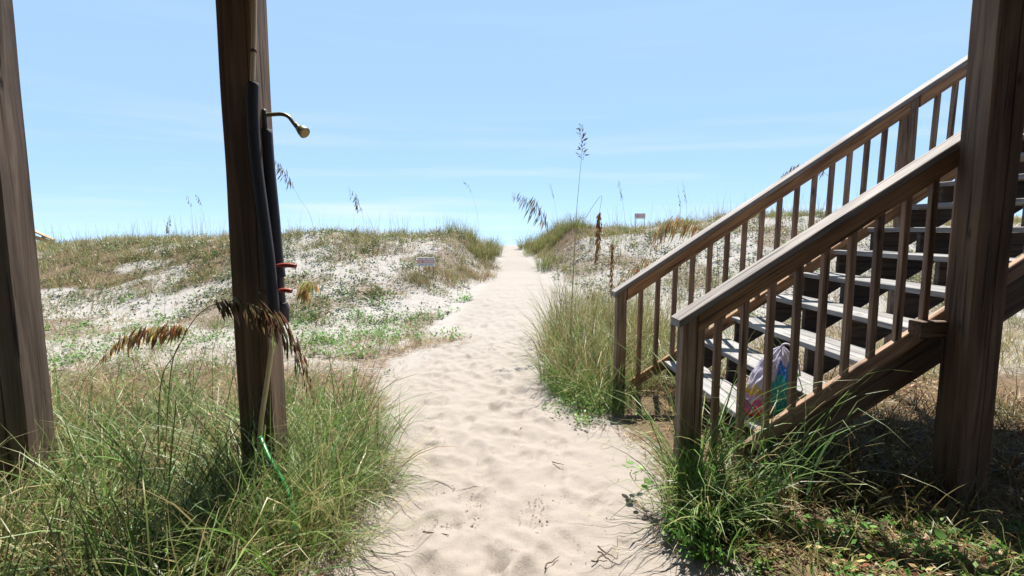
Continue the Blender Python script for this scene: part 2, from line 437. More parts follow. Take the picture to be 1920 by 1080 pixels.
# ------------------------------------------------------------------ timber helpers
_cache = {}
def board_mesh(L, W, T, ch=.004, wob=0.0, seg=1, notch=None, seed=0):
    key = (round(L, 3), round(W, 3), round(T, 3), ch, wob, seg, notch, seed)
    if key in _cache: return _cache[key]
    rr = np.random.default_rng(seed + 3)
    w, t = W / 2, T / 2
    sec = [(-w + ch, -t), (w - ch, -t), (w, -t + ch), (w, t - ch), (w - ch, t), (-w + ch, t), (-w, t - ch), (-w, -t + ch)]
    if notch:                                   # drying crack along the -Z face: (offset, width, depth)
        off, nw, nd = notch
        sec = [sec[0], (off - nw, -t), (off, -t + nd), (off + nw, -t)] + sec[1:]
    k = len(sec)
    V = []
    xs = np.linspace(0, L, seg + 1)
    ctl = rr.normal(0, wob, (9, len(sec) + 1, 2)) if wob else np.zeros((9, len(sec) + 1, 2))
    ctl[:, 1:] *= .5
    def cs(i, j, k):
        f = i / seg * 8; a0 = min(int(f), 7); u = f - a0; u = u * u * (3 - 2 * u)
        return ctl[a0, j, k] * (1 - u) + ctl[a0 + 1, j, k] * u
    for i, x in enumerate(xs):
        dy, dz = cs(i, 0, 0), cs(i, 0, 1)
        for j, (a, b) in enumerate(sec):
            V.append((x, a + dy + cs(i, j + 1, 0), b + dz + cs(i, j + 1, 1)))
    F = []
    for i in range(seg):
        for j in range(k):
            a = i * k + j; b = i * k + (j + 1) % k
            F.append((a, a + k, b + k, b))
    F.append(tuple(range(k))); F.append(tuple(seg * k + j for j in reversed(range(k))))
    me = bpy.data.meshes.new('timber'); me.from_pydata(V, [], F); me.update()
    bm = bmesh.new(); bm.from_mesh(me); bmesh.ops.recalc_face_normals(bm, faces=bm.faces[:]); bm.to_mesh(me); bm.free()
    _cache[key] = me
    return me

def board(name, parent, mat, p0, p1, W, T, up=(0, 0, 1), shear=0.0, topcut=0.0, **kw):
    """plank from p0 to p1 (centre line); T measured along 'up', W across"""
    p0 = Vector(p0); p1 = Vector(p1)
    x = (p1 - p0); L = x.length; x.normalize()
    up = Vector(up); y = up.cross(x).normalized(); z = x.cross(y)
    m4 = Matrix(((x.x, y.x, z.x, p0.x), (x.y, y.y, z.y, p0.y), (x.z, y.z, z.z, p0.z), (0, 0, 0, 1)))
    key = ('m', mat.name, round(L, 3), round(W, 3), round(T, 3), tuple(sorted(kw.items())), round(shear, 4), round(topcut, 4))
    if key not in _cache:
        me = board_mesh(L, W, T, **kw).copy(); me.materials.append(mat); _cache[key] = me
        for vv in me.vertices:
            if shear: vv.co.x += vv.co.z * shear
            if topcut and vv.co.x > L * .999: vv.co.x += vv.co.y * topcut
    return link(name, _cache[key], parent, m4)

# ------------------------------------------------------------------ house posts
POST_W = .184
def house_post(x0, y0, mat, label, seed, notch):
    t = thing('house_post', label, 'post', (x0 + POST_W / 2, y0 + POST_W / 2, -.25), 0, 'timber posts carrying the house')
    # board local X runs up the post; -Z face of the board looks at the camera (-Y)
    m = board('post_timber', t, mat, (0, 0, 0), (0, 0, 3.45), POST_W, POST_W, up=(0, 1, 0), ch=.007, wob=.0016, seg=40, notch=notch, seed=seed)
    return t
p1 = house_post(-2.877, 2.83, M['post_grey'], 'dark weathered timber post at the left edge of the view', 1, (-.02, .0035, .03))
p2 = house_post(-1.507, 2.83, M['post'], 'dark brown timber post carrying the shower pipes', 2, (.06, .0015, .008))
p3 = house_post(2.488, 2.838, M['post'], 'big dark timber post in front of the staircase', 3, (.022, .003, .03))
# the floor of the raised house resting on the posts, above the frame, stretched back and sideways to shade the posts
house = thing('raised_house', 'underside of the raised house above the three timber posts, with an added shading wall behind', 'house', (0, 0, 3.2))
board('beam', house, M['post'], (-7, 2.92, .12), (8, 2.92, .12), .14, .24)
board('beam', house, M['post'], (-7, -4.6, .12), (8, -4.6, .12), .14, .24)
for k in range(19):
    board('joist', house, M['post'], (-7.3 + k * .81, -9.8, .36), (-7.3 + k * .81, 3.0, .36), .045, .235)
for k in range(26):
    board('floor_plank', house, M['post'], (-9, -9.83 + k * .505, .50), (9, -9.83 + k * .505, .50), .49, .035)
board('beam', house, M['post'], (-9, -9.7, .12), (9, -9.7, .12), .14, .24)
for k in range(36):
    board('shade_wall_board', house, M['post'], (-8.9 + k * .505, -9.85, -3.3), (-8.9 + k * .505, -9.85, .1), .49, .03, up=(0, 1, 0))  # unseen wall added behind the camera to keep fill light off the posts

# ------------------------------------------------------------------ staircase
PHI = .053
ST = thing('wooden_staircase', 'weathered timber staircase with open treads and two sloping handrails', 'staircase', (.944, 2.948, 0), PHI)
RUN, RISE = .2994, .198
SL = RISE / RUN
U0, T0 = .81, .628                 # nosing of the tread that stands .628 m high
def nose(u): return T0 + (u - U0) * SL
N_LO, N_HI = -1, 11
UEND = U0 + RUN * (N_HI + 1)
dirv = Vector((1, 0, SL)).normalized(); upv = Vector((-SL, 0, 1)).normalized()
def sloped(name, mat, u0, u1, v, top, W, T, slope=SL, uref=None, **kw):
    """sloping board whose top face passes through height 'top' at u0"""
    d = Vector((1, 0, slope)).normalized(); n = Vector((-slope, 0, 1)).normalized()
    k = T / 2 * math.sqrt(1 + slope * slope)
    a = Vector((u0, v, top - k)); b = Vector((u1, v, top + slope * (u1 - u0) - k))
    return board(name, ST, mat, a, b, W, T, up=n, shear=slope, **kw)
V_FAR = 1.665
sloped('stringer', M['stringer'], U0 - 1.25 * RUN, UEND, .066, nose(U0 - 1.25 * RUN) - .045, .038, .25)
def carriage(v):
    prof = []
    for i in range(N_LO, N_HI + 1):
        u = U0 + i * RUN + .02; h = T0 + i * RISE - .0405
        prof += [(u, h), (u + RUN - .001, h)]
    u_e, h_e = prof[-1]; u_s, h_s = prof[0]
    bot = [(u_e, h_e - .22), (u_s + .25, h_s - .08), (u_s, h_s - .08)]
    poly = prof + bot
    n = len(poly)
    bm = bmesh.new()
    A = [bm.verts.new((u, v - .019, h)) for u, h in poly]
    f = bm.faces.new(A); r = bmesh.ops.extrude_face_region(bm, geom=[f])
    bmesh.ops.translate(bm, verts=[e for e in r['geom'] if isinstance(e, bmesh.types.BMVert)], vec=(0, .038, 0))
    bmesh.ops.recalc_face_normals(bm, faces=bm.faces[:])
    me = bpy.data.meshes.new('carriage'); bm.to_mesh(me); bm.free()
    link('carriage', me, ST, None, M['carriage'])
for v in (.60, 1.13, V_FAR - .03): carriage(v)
for i in range(N_LO, N_HI + 1):
    u = U0 + i * RUN; h = T0 + i * RISE
    for k in range(2):
        uc = u + .07 + k * .147
        board('tread_board', ST, M['tread'], (uc, .052, h - .019), (uc, V_FAR + .008, h - .019), .14, .038)
    if i > N_LO:   # cleats under the ends of the tread
        for v in (.105,):
            board('tread_cleat', ST, M['stringer'], (u + .03, v, h - .062), (u + .26, v, h - .062), .036, .04)
def railing(v0, ustart, h0, slope, newel_u, bal0, nbal, posts, near):
    # v0: front edge of the cap
    sloped('handrail_cap', M['cap'], ustart, UEND, v0 + .07, h0, .14, .038, slope)
    vb = v0 + .030
    stops = [newel_u] + posts
    for k, pu in enumerate(stops):
        vn = v0 + .068
        zt = h0 + slope * (pu + .0445 - ustart) - .0462
        zb = -.2
        board('newel_post' if k == 0 else 'rail_post', ST, M['newel'], (pu + .0445, vn, zb), (pu + .0445, vn, zt), .089, .089, up=(0, 1, 0), ch=.005, wob=.0008, seg=10, seed=int(v0 * 10) + k, topcut=slope)
    ends = stops + [UEND]
    for k in range(len(ends) - 1):
        a = ends[k] + .091; b = ends[k + 1] - .002
        sloped('sub_rail', M['subrail'], a, b, vb + .0, h0 + slope * (a - ustart) - .0472, .036, .089, slope)
    a = U0 - 1.1 * RUN if near else U0 - 2.0 * RUN
    lv = v0 + (.026 if near else .05)
    sloped('lower_rail', M['subrail'] if not near else M['baluster'], a, UEND, lv, nose(a) + .012, .038, .089)
    us = [bal0 + .019 + k * .1524 for k in range(nbal)]
    for k, u in enumerate(us):
        if any(abs(u - (pu + .0445)) < .066 for pu in posts): continue
        ztop = h0 + slope * (u - ustart) - .115
        zbot = nose(u) - (-.004) - .02 if u > a + .02 else hz(.944 + u, 2.95 + v0) + .05
        zbot = max(zbot, .12)
        board('baluster', ST, M['baluster'], (u, lv + .002, zbot), (u, vb + .001, ztop), .037, .037, up=(0, 1, 0), ch=.003)
railing(0.0, 0.0, 1.092, .643, .03, .219, 22, [2.45], True)
railing(V_FAR, .047, 1.055, .661, .075, .268, 22, [2.62], False)
board('baluster', ST, M['baluster'], (.14, .034, .1), (.14, .034, 1.085), .037, .037, up=(0, 1, 0), ch=.003)
board('rail_block', ST, M['stringer'], at(1733, 622, 2.93) - Vector((.944, 2.948, 0)), Vector((2.485, 2.93 + .012, at(1733, 622, 2.93).z)) - Vector((.944, 2.948, 0)), .085, .10)
board('landing', ST, M['tread'], (UEND + .01, V_FAR / 2, T0 + RISE * (N_HI + 1) - .04), (UEND + 1.5, V_FAR / 2, T0 + RISE * (N_HI + 1) - .04), 1.9, .08)
for v in (.0, V_FAR):
    board('landing_post', ST, M['newel'], (UEND + 1.4, v + .07, -.3), (UEND + 1.4, v + .07, T0 + RISE * (N_HI + 1) - .09), .09, .09, up=(0, 1, 0))

# ------------------------------------------------------------------ tubes
def tube_mesh(name, pts, radii, n=10, caps=True):
    pts = [Vector(p) for p in pts]
    V, F = [], []
    prev = None
    for i, p in enumerate(pts):
        d = (pts[min(i + 1, len(pts) - 1)] - pts[max(i - 1, 0)]).normalized()
        if prev is None:
            a = d.orthogonal().normalized()
        else:
            a = (prev - d * prev.dot(d)).normalized()
        prev = a; b = d.cross(a)
        r = radii[i] if hasattr(radii, '__len__') else radii
        for k in range(n):
            t = 2 * math.pi * k / n
            V.append(p + (a * math.cos(t) + b * math.sin(t)) * r)
    for i in range(len(pts) - 1):
        for k in range(n):
            F.append((i * n + k, i * n + (k + 1) % n, (i + 1) * n + (k + 1) % n, (i + 1) * n + k))
    if caps:
        F.append(tuple(reversed(range(n)))); F.append(tuple((len(pts) - 1) * n + k for k in range(n)))
    me = bpy.data.meshes.new(name); me.from_pydata([tuple(v) for v in V], [], F)
    me.polygons.foreach_set('use_smooth', [len(p.vertices) == 4 for p in me.polygons]); me.update()
    return me
def smooth_pts(pts, per=6):
    pts = [Vector(p) for p in pts]
    out = []
    for i in range(len(pts) - 1):
        p0 = pts[max(i - 1, 0)]; p1_ = pts[i]; p2_ = pts[i + 1]; p3_ = pts[min(i + 2, len(pts) - 1)]
        for k in range(per):
            t = k / per
            out.append(.5 * ((2 * p1_) + (p2_ - p0) * t + (2 * p0 - 5 * p1_ + 4 * p2_ - p3_) * t * t + (3 * p1_ - p0 - 3 * p2_ + p3_) * t ** 3))
    out.append(pts[-1])
    return out

# ------------------------------------------------------------------ outdoor shower on the second post
SH = thing('outdoor_shower', 'outdoor shower with black foam covered pipes strapped to the brown post', 'shower', (-1.30, 2.80, .3))
so = Vector((-1.30, 2.80, .3))
def sp(*a): return at(*a) - so
def tube(name, mat, pts, r, parent=SH, n=12, per=6):
    q = smooth_pts(pts, per)
    rr = r if not hasattr(r, '__len__') else [np.interp(i / (len(q) - 1), np.linspace(0, 1, len(r)), r) for i in range(len(q))]
    return link(name, tube_mesh(name, q, rr, n), parent, None, mat)
YA, YB = 2.79, 2.90
tube('supply_pipe', M['cpvc'], [sp(477, -60, YA), sp(476, 60, YA), sp(473, 160, YA)], .0125)
tube('pipe_sleeve', M['foam'], [sp(474, 155, YA), sp(474, 215, YA), sp(480, 300, YA), sp(493, 400, YA), sp(505, 490, YA), sp(514, 588, YA)], .029, n=16)
tube('lower_pipe', M['cpvc'], [sp(515, 580, YA), sp(511, 640, YA), sp(500, 720, YA), sp(489, 800, YA), sp(484, 900, YA)], .013)
tube('pipe_sleeve', M['foam'], [sp(498, 243, YB), sp(504, 320, YB), sp(512, 400, YB), sp(518, 470, YB), sp(524, 520, YB)], .033, n=16)
tube('riser_pipe', M['darkpipe'], [sp(494, 205, YB), sp(498, 250, YB)], .014)
tube('valve_pipe', M['darkpipe'], [sp(523, 515, YB), sp(527, 560, YB), sp(530, 580, YB)], .024)
tube('elbow', M['darkpipe'], [sp(529, 568, YB), sp(531, 580, YB), sp(532, 604, YB)], [.03, .034, .03])
tube('shower_arm', M['brass'], [sp(484, 215, YB), sp(505, 215, YB), sp(528, 214, YB), sp(541, 219, YB), sp(550, 230, YB), sp(556, 238, YB)], .0105)
hd = tube('shower_head', M['brass'], [sp(553, 232, YB), sp(557, 237, YB), sp(560, 240.5, YB), sp(566, 244.5, YB - .01), sp(571.5, 249.5, YB - .02)], [.012, .013, .018, .028, .031], n=18, per=4)
a, b_ = sp(571.5, 249.5, YB - .02), sp(572.3, 250.2, YB - .022)
tube('nozzle_face', M['face'], [a, b_], [.026, .022], hd, 18, 2)
tube('arm_flange', M['brass'], [sp(491, 215, YB), sp(494, 215, YB)], .019)
for (x0, x1, y, k) in ((519, 555, 498, 1), (522, 547, 545, 1)):
    h = tube('valve_lever', M['red'], [sp(x0, y, YB - .05), sp((x0 + x1) / 2, y - 1, YB - .055), sp(x1, y + 1, YB - .06)], [.008, .012, .0125, .011])
    tube('lever_stem', M['darkpipe'], [sp(x0 + 2, y, YB - .05), sp(x0 + 3, y + 1, YB + .0)], .010, h)
for (x, y, Y) in ((475, 95, YA), (497, 547, YA), (513, 586, YA)):
    tube('pipe_strap', M['steel'], [sp(x, y - 2, Y), sp(x + .3, y + 3, Y)], .0165 if y < 200 else .032, n=14)
# hoses in the grass below
def hose(name, mat, pts, r, label):
    q = [at(*p) for p in pts]; b0 = q[-1].copy()
    o = link(name, tube_mesh(name, smooth_pts([p - b0 for p in q], 8), r, 12), None, Matrix.Translation(b0), mat)
    return tag(o, label, 'hose')
hose('garden_hose', M['hose'], [(488, 820, 2.72), (506, 862, 2.62), (536, 915, 2.55), (549, 960, 2.47), (553, 1020, 2.38), (562, 1090, 2.28)], .0125, 'bright green garden hose hanging down into the grass below the shower')
hose('black_hose', M['blackhose'], [(478, 790, 2.76), (470, 830, 2.70), (487, 858, 2.66), (500, 880, 2.62), (470, 930, 2.56)], .012, 'short black hose at the foot of the shower post')

# ------------------------------------------------------------------ signs on the dunes
def sign(px, py, Y, wpx, hpx, label):
    while at(px, py + hpx / 2, Y).z - hz(at(px, py, Y).x, Y) < .16 and Y > 8: Y -= .05
    c = at(px, py, Y); g = hz(c.x, Y)
    W = wpx / FPX * Y; H = hpx / FPX * Y
    t = thing('dune_sign', label, 'sign', (c.x, Y, g), 0, 'small red and white signs on the dunes')
    cz = c.z - g
    board('sign_board', t, M['sign_white'], (-W / 2, 0, cz), (W / 2, 0, cz), .012, H, ch=.002)
    for s in (-.42, .42):
        board('sign_post', t, M['galv'], (s * W, .022, -.2), (s * W, .022, cz + H * .4), .025, .022, up=(0, 1, 0), ch=.002)
    link('red_band', np_mesh('red_band', [(-W * .48, -.0075, cz - H * .17), (W * .48, -.0075, cz - H * .17), (W * .48, -.0075, cz + H * .27), (-W * .48, -.0075, cz + H * .27)], [(0, 1, 2, 3)]), t, None, M['sign_red'])
    def print_row(pattern, h, z, mat, w):
        # the print is too small in the photograph to read: upright letter-sized strokes in the same rhythm
        n = len(pattern); cw = w / n; V, Q = [], []
        for k, ch in enumerate(pattern):
            if ch == ' ': continue
            x0 = -w / 2 + k * cw + cw * .12; x1 = x0 + cw * .76
            for a, b in ((x0, x0 + (x1 - x0) * .36), (x1 - (x1 - x0) * .36, x1)):
                m0 = len(V); V += [(a, -.0105, z - h / 2), (b, -.0105, z - h / 2), (b, -.0105, z + h / 2), (a, -.0105, z + h / 2)]; Q.append((m0, m0 + 1, m0 + 2, m0 + 3))
        link('lettering', np_mesh('lettering', V, Q), t, None, mat)['kind'] = 'stuff'
    print_row('xx xxxxxx', H * .28, cz + H * .05, M['sign_white'], W * .86)
    print_row('xxxxx xxx xxxxx', H * .09, cz + H * .39, M['sign_black'], W * .9)
    print_row('xxxx xx xxxx', H * .09, cz - H * .34, M['sign_black'], W * .8)
sign(799, 491, 13.0, 33, 16, 'red and white sign low on the left dune face')
sign(1200, 405, 20.0, 20, 10, 'red and white sign standing against the sky on the right dune')

# ------------------------------------------------------------------ far dune walkover at the left
wk = thing('dune_walkover', 'orange brown timber walkover rail on the far left dune', 'walkover', (-18.6, 19.6, hz(-18.6, 19.6)))
wz = hz(-18.6, 19.6)
for dy in (0, -1.2):
    a = at(30, 418, 19.6) + Vector((0, dy, 0)) - Vector((-18.6, 19.6, wz)); b = at(101, 450, 19.6) + Vector((0, dy, 0)) - Vector((-18.6, 19.6, wz))
    board('top_rail', wk, M['far_wood'], a, b, .14, .05)
    board('side_rail', wk, M['far_wood'], a - Vector((0, 0, .32)), b - Vector((0, 0, .12)), .04, .14)
    for f in (.02, .35, .7):
        q = a.lerp(b, f); board('walkover_post', wk, M['far_wood'], (q.x, q.y + .04, -.3), (q.x, q.y + .04, q.z - .03), .09, .09, up=(0, 1, 0))

# ------------------------------------------------------------------ beach bag on the lowest steps
def lump(name, mat, parent, c, r, seed, nz=14, na=22, crease=.06, freq=6, squash=None):
    rr = np.random.default_rng(seed); ph = rr.random(4) * 6.28
    th = np.linspace(0, math.pi, nz); ph_ = np.linspace(0, 2 * math.pi, na, endpoint=False)
    T, P = np.meshgrid(th, ph_, indexing='ij')
    k = 1 + crease * np.sin(freq * P + ph[0] + 2 * np.sin(3 * T + ph[1])) * np.sin(T) + crease * .6 * np.sin(3 * T + ph[2] + 2 * P)
    e = .72
    x = np.sign(np.cos(P)) * np.abs(np.cos(P)) ** e * np.sin(T) ** .7 * r[0] * k
    y = np.sign(np.sin(P)) * np.abs(np.sin(P)) ** e * np.sin(T) ** .7 * r[1] * k
    z = np.sign(np.cos(T)) * np.abs(np.cos(T)) ** .8 * r[2]
    V = np.stack([x + c[0], y + c[1], z + c[2]], -1).reshape(-1, 3)
    a = (np.arange(nz - 1)[:, None] * na + np.arange(na)[None]); b = (np.arange(nz - 1)[:, None] * na + (np.arange(na)[None] + 1) % na)
    Q = np.stack([a, a + na, b + na, b], -1).reshape(-1, 4)
    return link(name, np_mesh(name, V, Q, None, None, True), parent, None, mat)
bo = Vector((1.60, 3.23, T0 - RISE))
BAG = thing('beach_bag', 'lavender net beach bag of teal, blue, yellow and pink beach things on the lowest step', 'bag', bo)
def bag_body():
    nz, na = 64, 96
    t = np.linspace(0, 1, nz)[:, None]; a = np.linspace(0, 2 * np.pi, na, endpoint=False)[None]
    rx = np.interp(t, [0, .04, .15, .4, .65, .82, .93, 1], [.02, .13, .165, .145, .115, .085, .05, .012])
    ry = np.interp(t, [0, .04, .15, .4, .65, .82, .93, 1], [.02, .08, .10, .095, .085, .06, .04, .012])
    cx = .085 * t ** 1.3 - .01
    k = 1 + .05 * np.sin(7 * a + 9 * t + 2 * np.sin(5 * t)) * np.sin(np.pi * t) + .035 * np.sin(13 * a - 17 * t) + .05 * (vnoise(a * 4 + 0 * t, t * 14 + 0 * a) - .5)
    x = cx + rx * k * np.cos(a); y = ry * k * np.sin(a)
    z = .44 * t ** .92 + .018 * np.sin(3 * a + 1) * np.sin(np.pi * t) + .012 * np.sin(9 * a + 14 * t)
    n = (vnoise(a * 5 + 0 * t, t * 9 + 0 * a) - .5) * .10
    T = t + n; L = np.cos(a) + 0 * t + n * 3          # L < 0: left side
    col = np.zeros((nz, na, 3)); col[:] = (.50, .47, .55)                      # lavender top
    def put(m, c): col[m] = c
    put((T < .80) & (L > -.30), (.012, .17, .55))
    put((T < .60) & (L > -.30), (.008, .32, .31))
    put((T < .46) & (L <= -.30), (.55, .36, .04))
    put((T < .34) & (L <= -.30), (.46, .27, .50))
    put((T < .22) & (L <= -.22), (.55, .06, .26))
    put((T < .07), (.50, .05, .02))
    col *= (1 + .35 * (vnoise(a * 22 + 0 * t, t * 60 + 0 * a) - .5))[..., None]
    V = np.stack([x, y, z], -1).reshape(-1, 3)
    i = np.arange(nz - 1)[:, None] * na; j = np.arange(na)[None]
    Q = np.stack([i + j, i + (j + 1) % na, i + na + (j + 1) % na, i + na + j], -1).reshape(-1, 4)
    link('bag_body', np_mesh('bag_body', V, Q, None, col.reshape(-1, 3), True), BAG, None, M['bagcloth'])
    # coarse net drawn over the upper left of the bag
    st = 4; ii = np.arange(8, nz - 6, st); jj = np.arange(0, na, st)
    P3 = np.stack([cx + (x - cx) * 1.03, y * 1.04, z], -1)
    W, F = [], []
    for r_, q_ in enumerate(ii):
        for c_ in jj: W.append(tuple(P3[q_, (c_ + (r_ % 2) * st // 2) % na]))
    m = len(jj)
    for r_ in range(len(ii) - 2):
        for c_ in range(m):
            if r_ % 2 == 0: F.append((r_ * m + c_, (r_ + 1) * m + c_, (r_ + 2) * m + c_, (r_ + 1) * m + (c_ - 1) % m))
            else: F.append((r_ * m + c_, (r_ + 1) * m + (c_ + 1) % m, (r_ + 2) * m + c_, (r_ + 1) * m + c_))
    me = bpy.data.meshes.new('net'); me.from_pydata(W, [], F); me.update()
    o = link('net', me, BAG, None, M['net'])
    md = o.modifiers.new('wire', 'WIREFRAME'); md.thickness = .0012; md.use_replace = True
    tube('handle', M['net'], [(.05, 0, .40), (.07, -.03, .47), (.12, -.04, .45), (.15, -.06, .36), (.16, -.07, .28)], .006, BAG, 8)
bag_body()

# ------------------------------------------------------------------ grass
def pick(palette, n, rng, jit=.22):
    pal = np.array([p[:3] for p in palette]); w = np.array([p[3] for p in palette], float); w /= w.sum()
    c = pal[rng.choice(len(pal), n, p=w)]
    return np.clip(c * (1 + (rng.random((n, 1)) - .5) * 2 * jit) * (1 + (rng.random((n, 3)) - .5) * .12), .005, .9)

def blades(base, length, width, lean, bend, az, cols, rng, seg=4, tipfade=None):
    """arching tapered blades; lean: start angle from vertical, bend: extra angle by the tip"""
    N = len(base)
    t = np.linspace(0, 1, seg + 1)
    pos = np.zeros((N, seg + 1, 3)); pos[:, 0] = base
    wob = rng.normal(0, .10, (N, seg + 1))
    kink = np.where(rng.random(N) < .16, rng.integers(1, seg, N), 99); kang = rng.uniform(.5, 1.5, N)
    for i in range(seg):
        a = lean + (i >= kink) * kang + bend * ((i + .5) / seg) ** 1.4
        azi = az + wob[:, i] * 1.2
        d = np.stack([np.sin(a) * np.cos(azi), np.sin(a) * np.sin(azi), np.cos(a)], 1)
        pos[:, i + 1] = pos[:, i] + d * (length / seg)[:, None]
    tw = az + np.pi / 2 + rng.normal(0, .7, N)
    side = np.stack([np.cos(tw), np.sin(tw), rng.normal(0, .25, N)], 1)
    side /= np.linalg.norm(side, axis=1)[:, None]
    prof = np.interp(t, [0, .25, .7, 1], [.75, 1, .65, 0.0])
    V = np.zeros((N, 2 * seg + 1, 3)); 
    for i in range(seg):
        o = side * (width * prof[i] * .5)[:, None]
        V[:, 2 * i] = pos[:, i] - o; V[:, 2 * i + 1] = pos[:, i] + o
    V[:, 2 * seg] = pos[:, seg]
    k = 2 * seg + 1
    b = (np.arange(N) * k)[:, None]
    Q = np.concatenate([b + np.array([2 * i, 2 * i + 1, 2 * i + 3, 2 * i + 2])[None] for i in range(seg - 1)], 0)
    T = b + np.array([2 * seg - 2, 2 * seg - 1, 2 * seg])[None]
    C = np.repeat(cols[:, None], k, 1)
    if tipfade is not None:
        f = np.linspace(0, 1, seg + 1)[None, :, None] ** 2 * tipfade[1]
        tip = np.array(tipfade[0])
        Cs = cols[:, None] * (1 - f) + tip * f
        idx = np.minimum(np.arange(k) // 2, seg)
        C = Cs[:, idx]
    return V.reshape(-1, 3), Q, T, C.reshape(-1, 3)

class Batch:
    def __init__(s): s.V, s.Q, s.T, s.C, s.n = [], [], [], [], 0
    def add(s, V, Q, T, C):
        s.V.append(V); s.C.append(C)
        if Q is not None and len(Q): s.Q.append(Q + s.n)
        if T is not None and len(T): s.T.append(T + s.n)
        s.n += len(V)
    def build(s, name, mat, label, cat):
        me = np_mesh(name, np.concatenate(s.V), np.concatenate(s.Q) if s.Q else None, np.concatenate(s.T) if s.T else None, np.concatenate(s.C))
        o = link(name, me, None, None, mat)
        return tag(o, label, cat, kind='stuff')

GREEN = (.055, .135, .018); GREEN2 = (.095, .215, .032); OLIVE = (.10, .115, .035); STRAW = (.34, .27, .13); TAN = (.24, .155, .07); DARK = (.022, .045, .010); BLUEG = (.07, .155, .062); RUST = (.18, .075, .034); YELL = (.20, .23, .055)
def P(c, w): return (*c, w)

def tufts(B, centers, per, L, W, pal, rng, spread=.06, lean=(.1, .5), bend=(.4, 1.4), seg=4, azbias=None, tip=(STRAW, .4)):
    n = len(centers)
    cnt = rng.poisson(per, n) + 2
    idx = np.repeat(np.arange(n), cnt); N = len(idx)
    r = spread * np.sqrt(rng.random(N)) * rng.uniform(.6, 1.4, n)[idx]; a = rng.random(N) * 2 * np.pi
    xy = centers[idx] + np.stack([r * np.cos(a), r * np.sin(a)], 1)
    az = a + rng.normal(0, .6, N)
    if azbias is not None: az = np.where(rng.random(N) < azbias[1], azbias[0] + rng.normal(0, .6, N), az)
    z = height(xy[:, 0], xy[:, 1]) - .02
    ts = rng.uniform(.7, 1.25, n)[idx]
    ln = rng.uniform(L[0], L[1], N) * ts
    tc = pick(pal, n, rng, .15)[idx]; bc = pick(pal, N, rng)
    mixf = rng.random((N, 1)) * .7
    col = tc * (1 - mixf) + bc * mixf
    B.add(*blades(np.column_stack([xy, z]), ln, rng.uniform(W[0], W[1], N), rng.uniform(*lean, N), rng.uniform(*bend, N), az, col, rng, seg, tip))

def scatter(n, x0, x1, y0, y1, fn, rng):
    out = []
    got = 0
    while got < n:
        p = np.column_stack([rng.uniform(x0, x1, n * 2), rng.uniform(y0, y1, n * 2)])
        k = rng.random(len(p)) < fn(p[:, 0], p[:, 1])
        p = p[k]; out.append(p); got += len(p)
        if len(out) > 60: break
    return np.concatenate(out)[:n]
def pathd(x, y): return np.abs(x - np.interp(y, PY, PC)) - np.interp(y, PY, PW)

rng = np.random.default_rng(21)
# --- left foreground thicket
def f_left(x, y):
    edge = np.interp(y, [1.6, 2.4, 3.0, 3.6, 4.3, 5.0], [-.85, -.72, -.66, -.80, -.98, -1.35])
    return sstep(.0, .25, edge - x + .25 * (fbm(x * 3, y * 3, 2) - .5)) * (1 - sstep(3.9, 4.7, y + .5 * (fbm(x * 2, y * 2 + 9, 2) - .5)))
B = Batch()
PALL = [P(GREEN, 3.6), P(GREEN2, 4.2), P(OLIVE, 1.4), P(STRAW, 2.1), P(DARK, 2), P(BLUEG, 2.0), P(TAN, .8), P(YELL, .9)]
c = scatter(460, -4.6, -.62, 1.45, 5.0, f_left, rng)
tufts(B, c, 26, (.10, .34), (.003, .0055), [P(TAN, 2), P(STRAW, 1.4), P(RUST, 2), P((.07, .05, .03), 3), P(DARK, 2)], rng, .15, (.5, 1.5), (.0, .8), 4)
c = scatter(185, -4.6, -.64, 1.5, 4.6, f_left, rng)
tufts(B, c, 30, (.30, .80), (.0045, .0090), PALL, rng, .07, (.05, 1.15), (.0, 1.5), 5)
c = scatter(90, -4.6, -.64, 1.9, 4.6, f_left, rng)
tufts(B, c, 11, (.30, .62), (.003, .006), [P(STRAW, 3), P(TAN, 2), P((.55, .46, .26), 1.5), P(RUST, .6)], rng, .12, (.4, 1.4), (.0, 1.0), 5)
# fine wiry grass at the path side
c = scatter(85, -1.7, -.62, 2.2, 4.0, f_left, rng)
tufts(B, c, 46, (.22, .52), (.0024, .0042), [P(GREEN2, 4), P(STRAW, 1.1), P(YELL, 1.2), P(GREEN, 2.4)], rng, .10, (.15, 1.2), (.2, 1.6), 6)
# longer fresh blades standing out of it
c = scatter(80, -4.2, -.85, 2.0, 3.6, f_left, rng)
tufts(B, c, 8, (.55, 1.0), (.006, .011), [P(GREEN, 2), P(GREEN2, 3), P(BLUEG, 2), P(STRAW, 1.2)], rng, .05, (.2, 1.2), (.2, 1.6), 7)
# strap-leaved clump at the foot of the shower post
c = np.array([[-1.62, 2.72], [-1.48, 2.66], [-1.72, 2.6], [-1.35, 2.62], [-1.9, 2.75]])
tufts(B, c, 26, (.5, .85), (.005, .009), [P(BLUEG, 2), P(DARK, 2), P(GREEN, 2)], rng, .07, (.05, .5), (.4, 1.5), 6)
B.build('foreground_grass', M['grass'], 'thick tangled green grass filling the lower left foreground', 'grass')

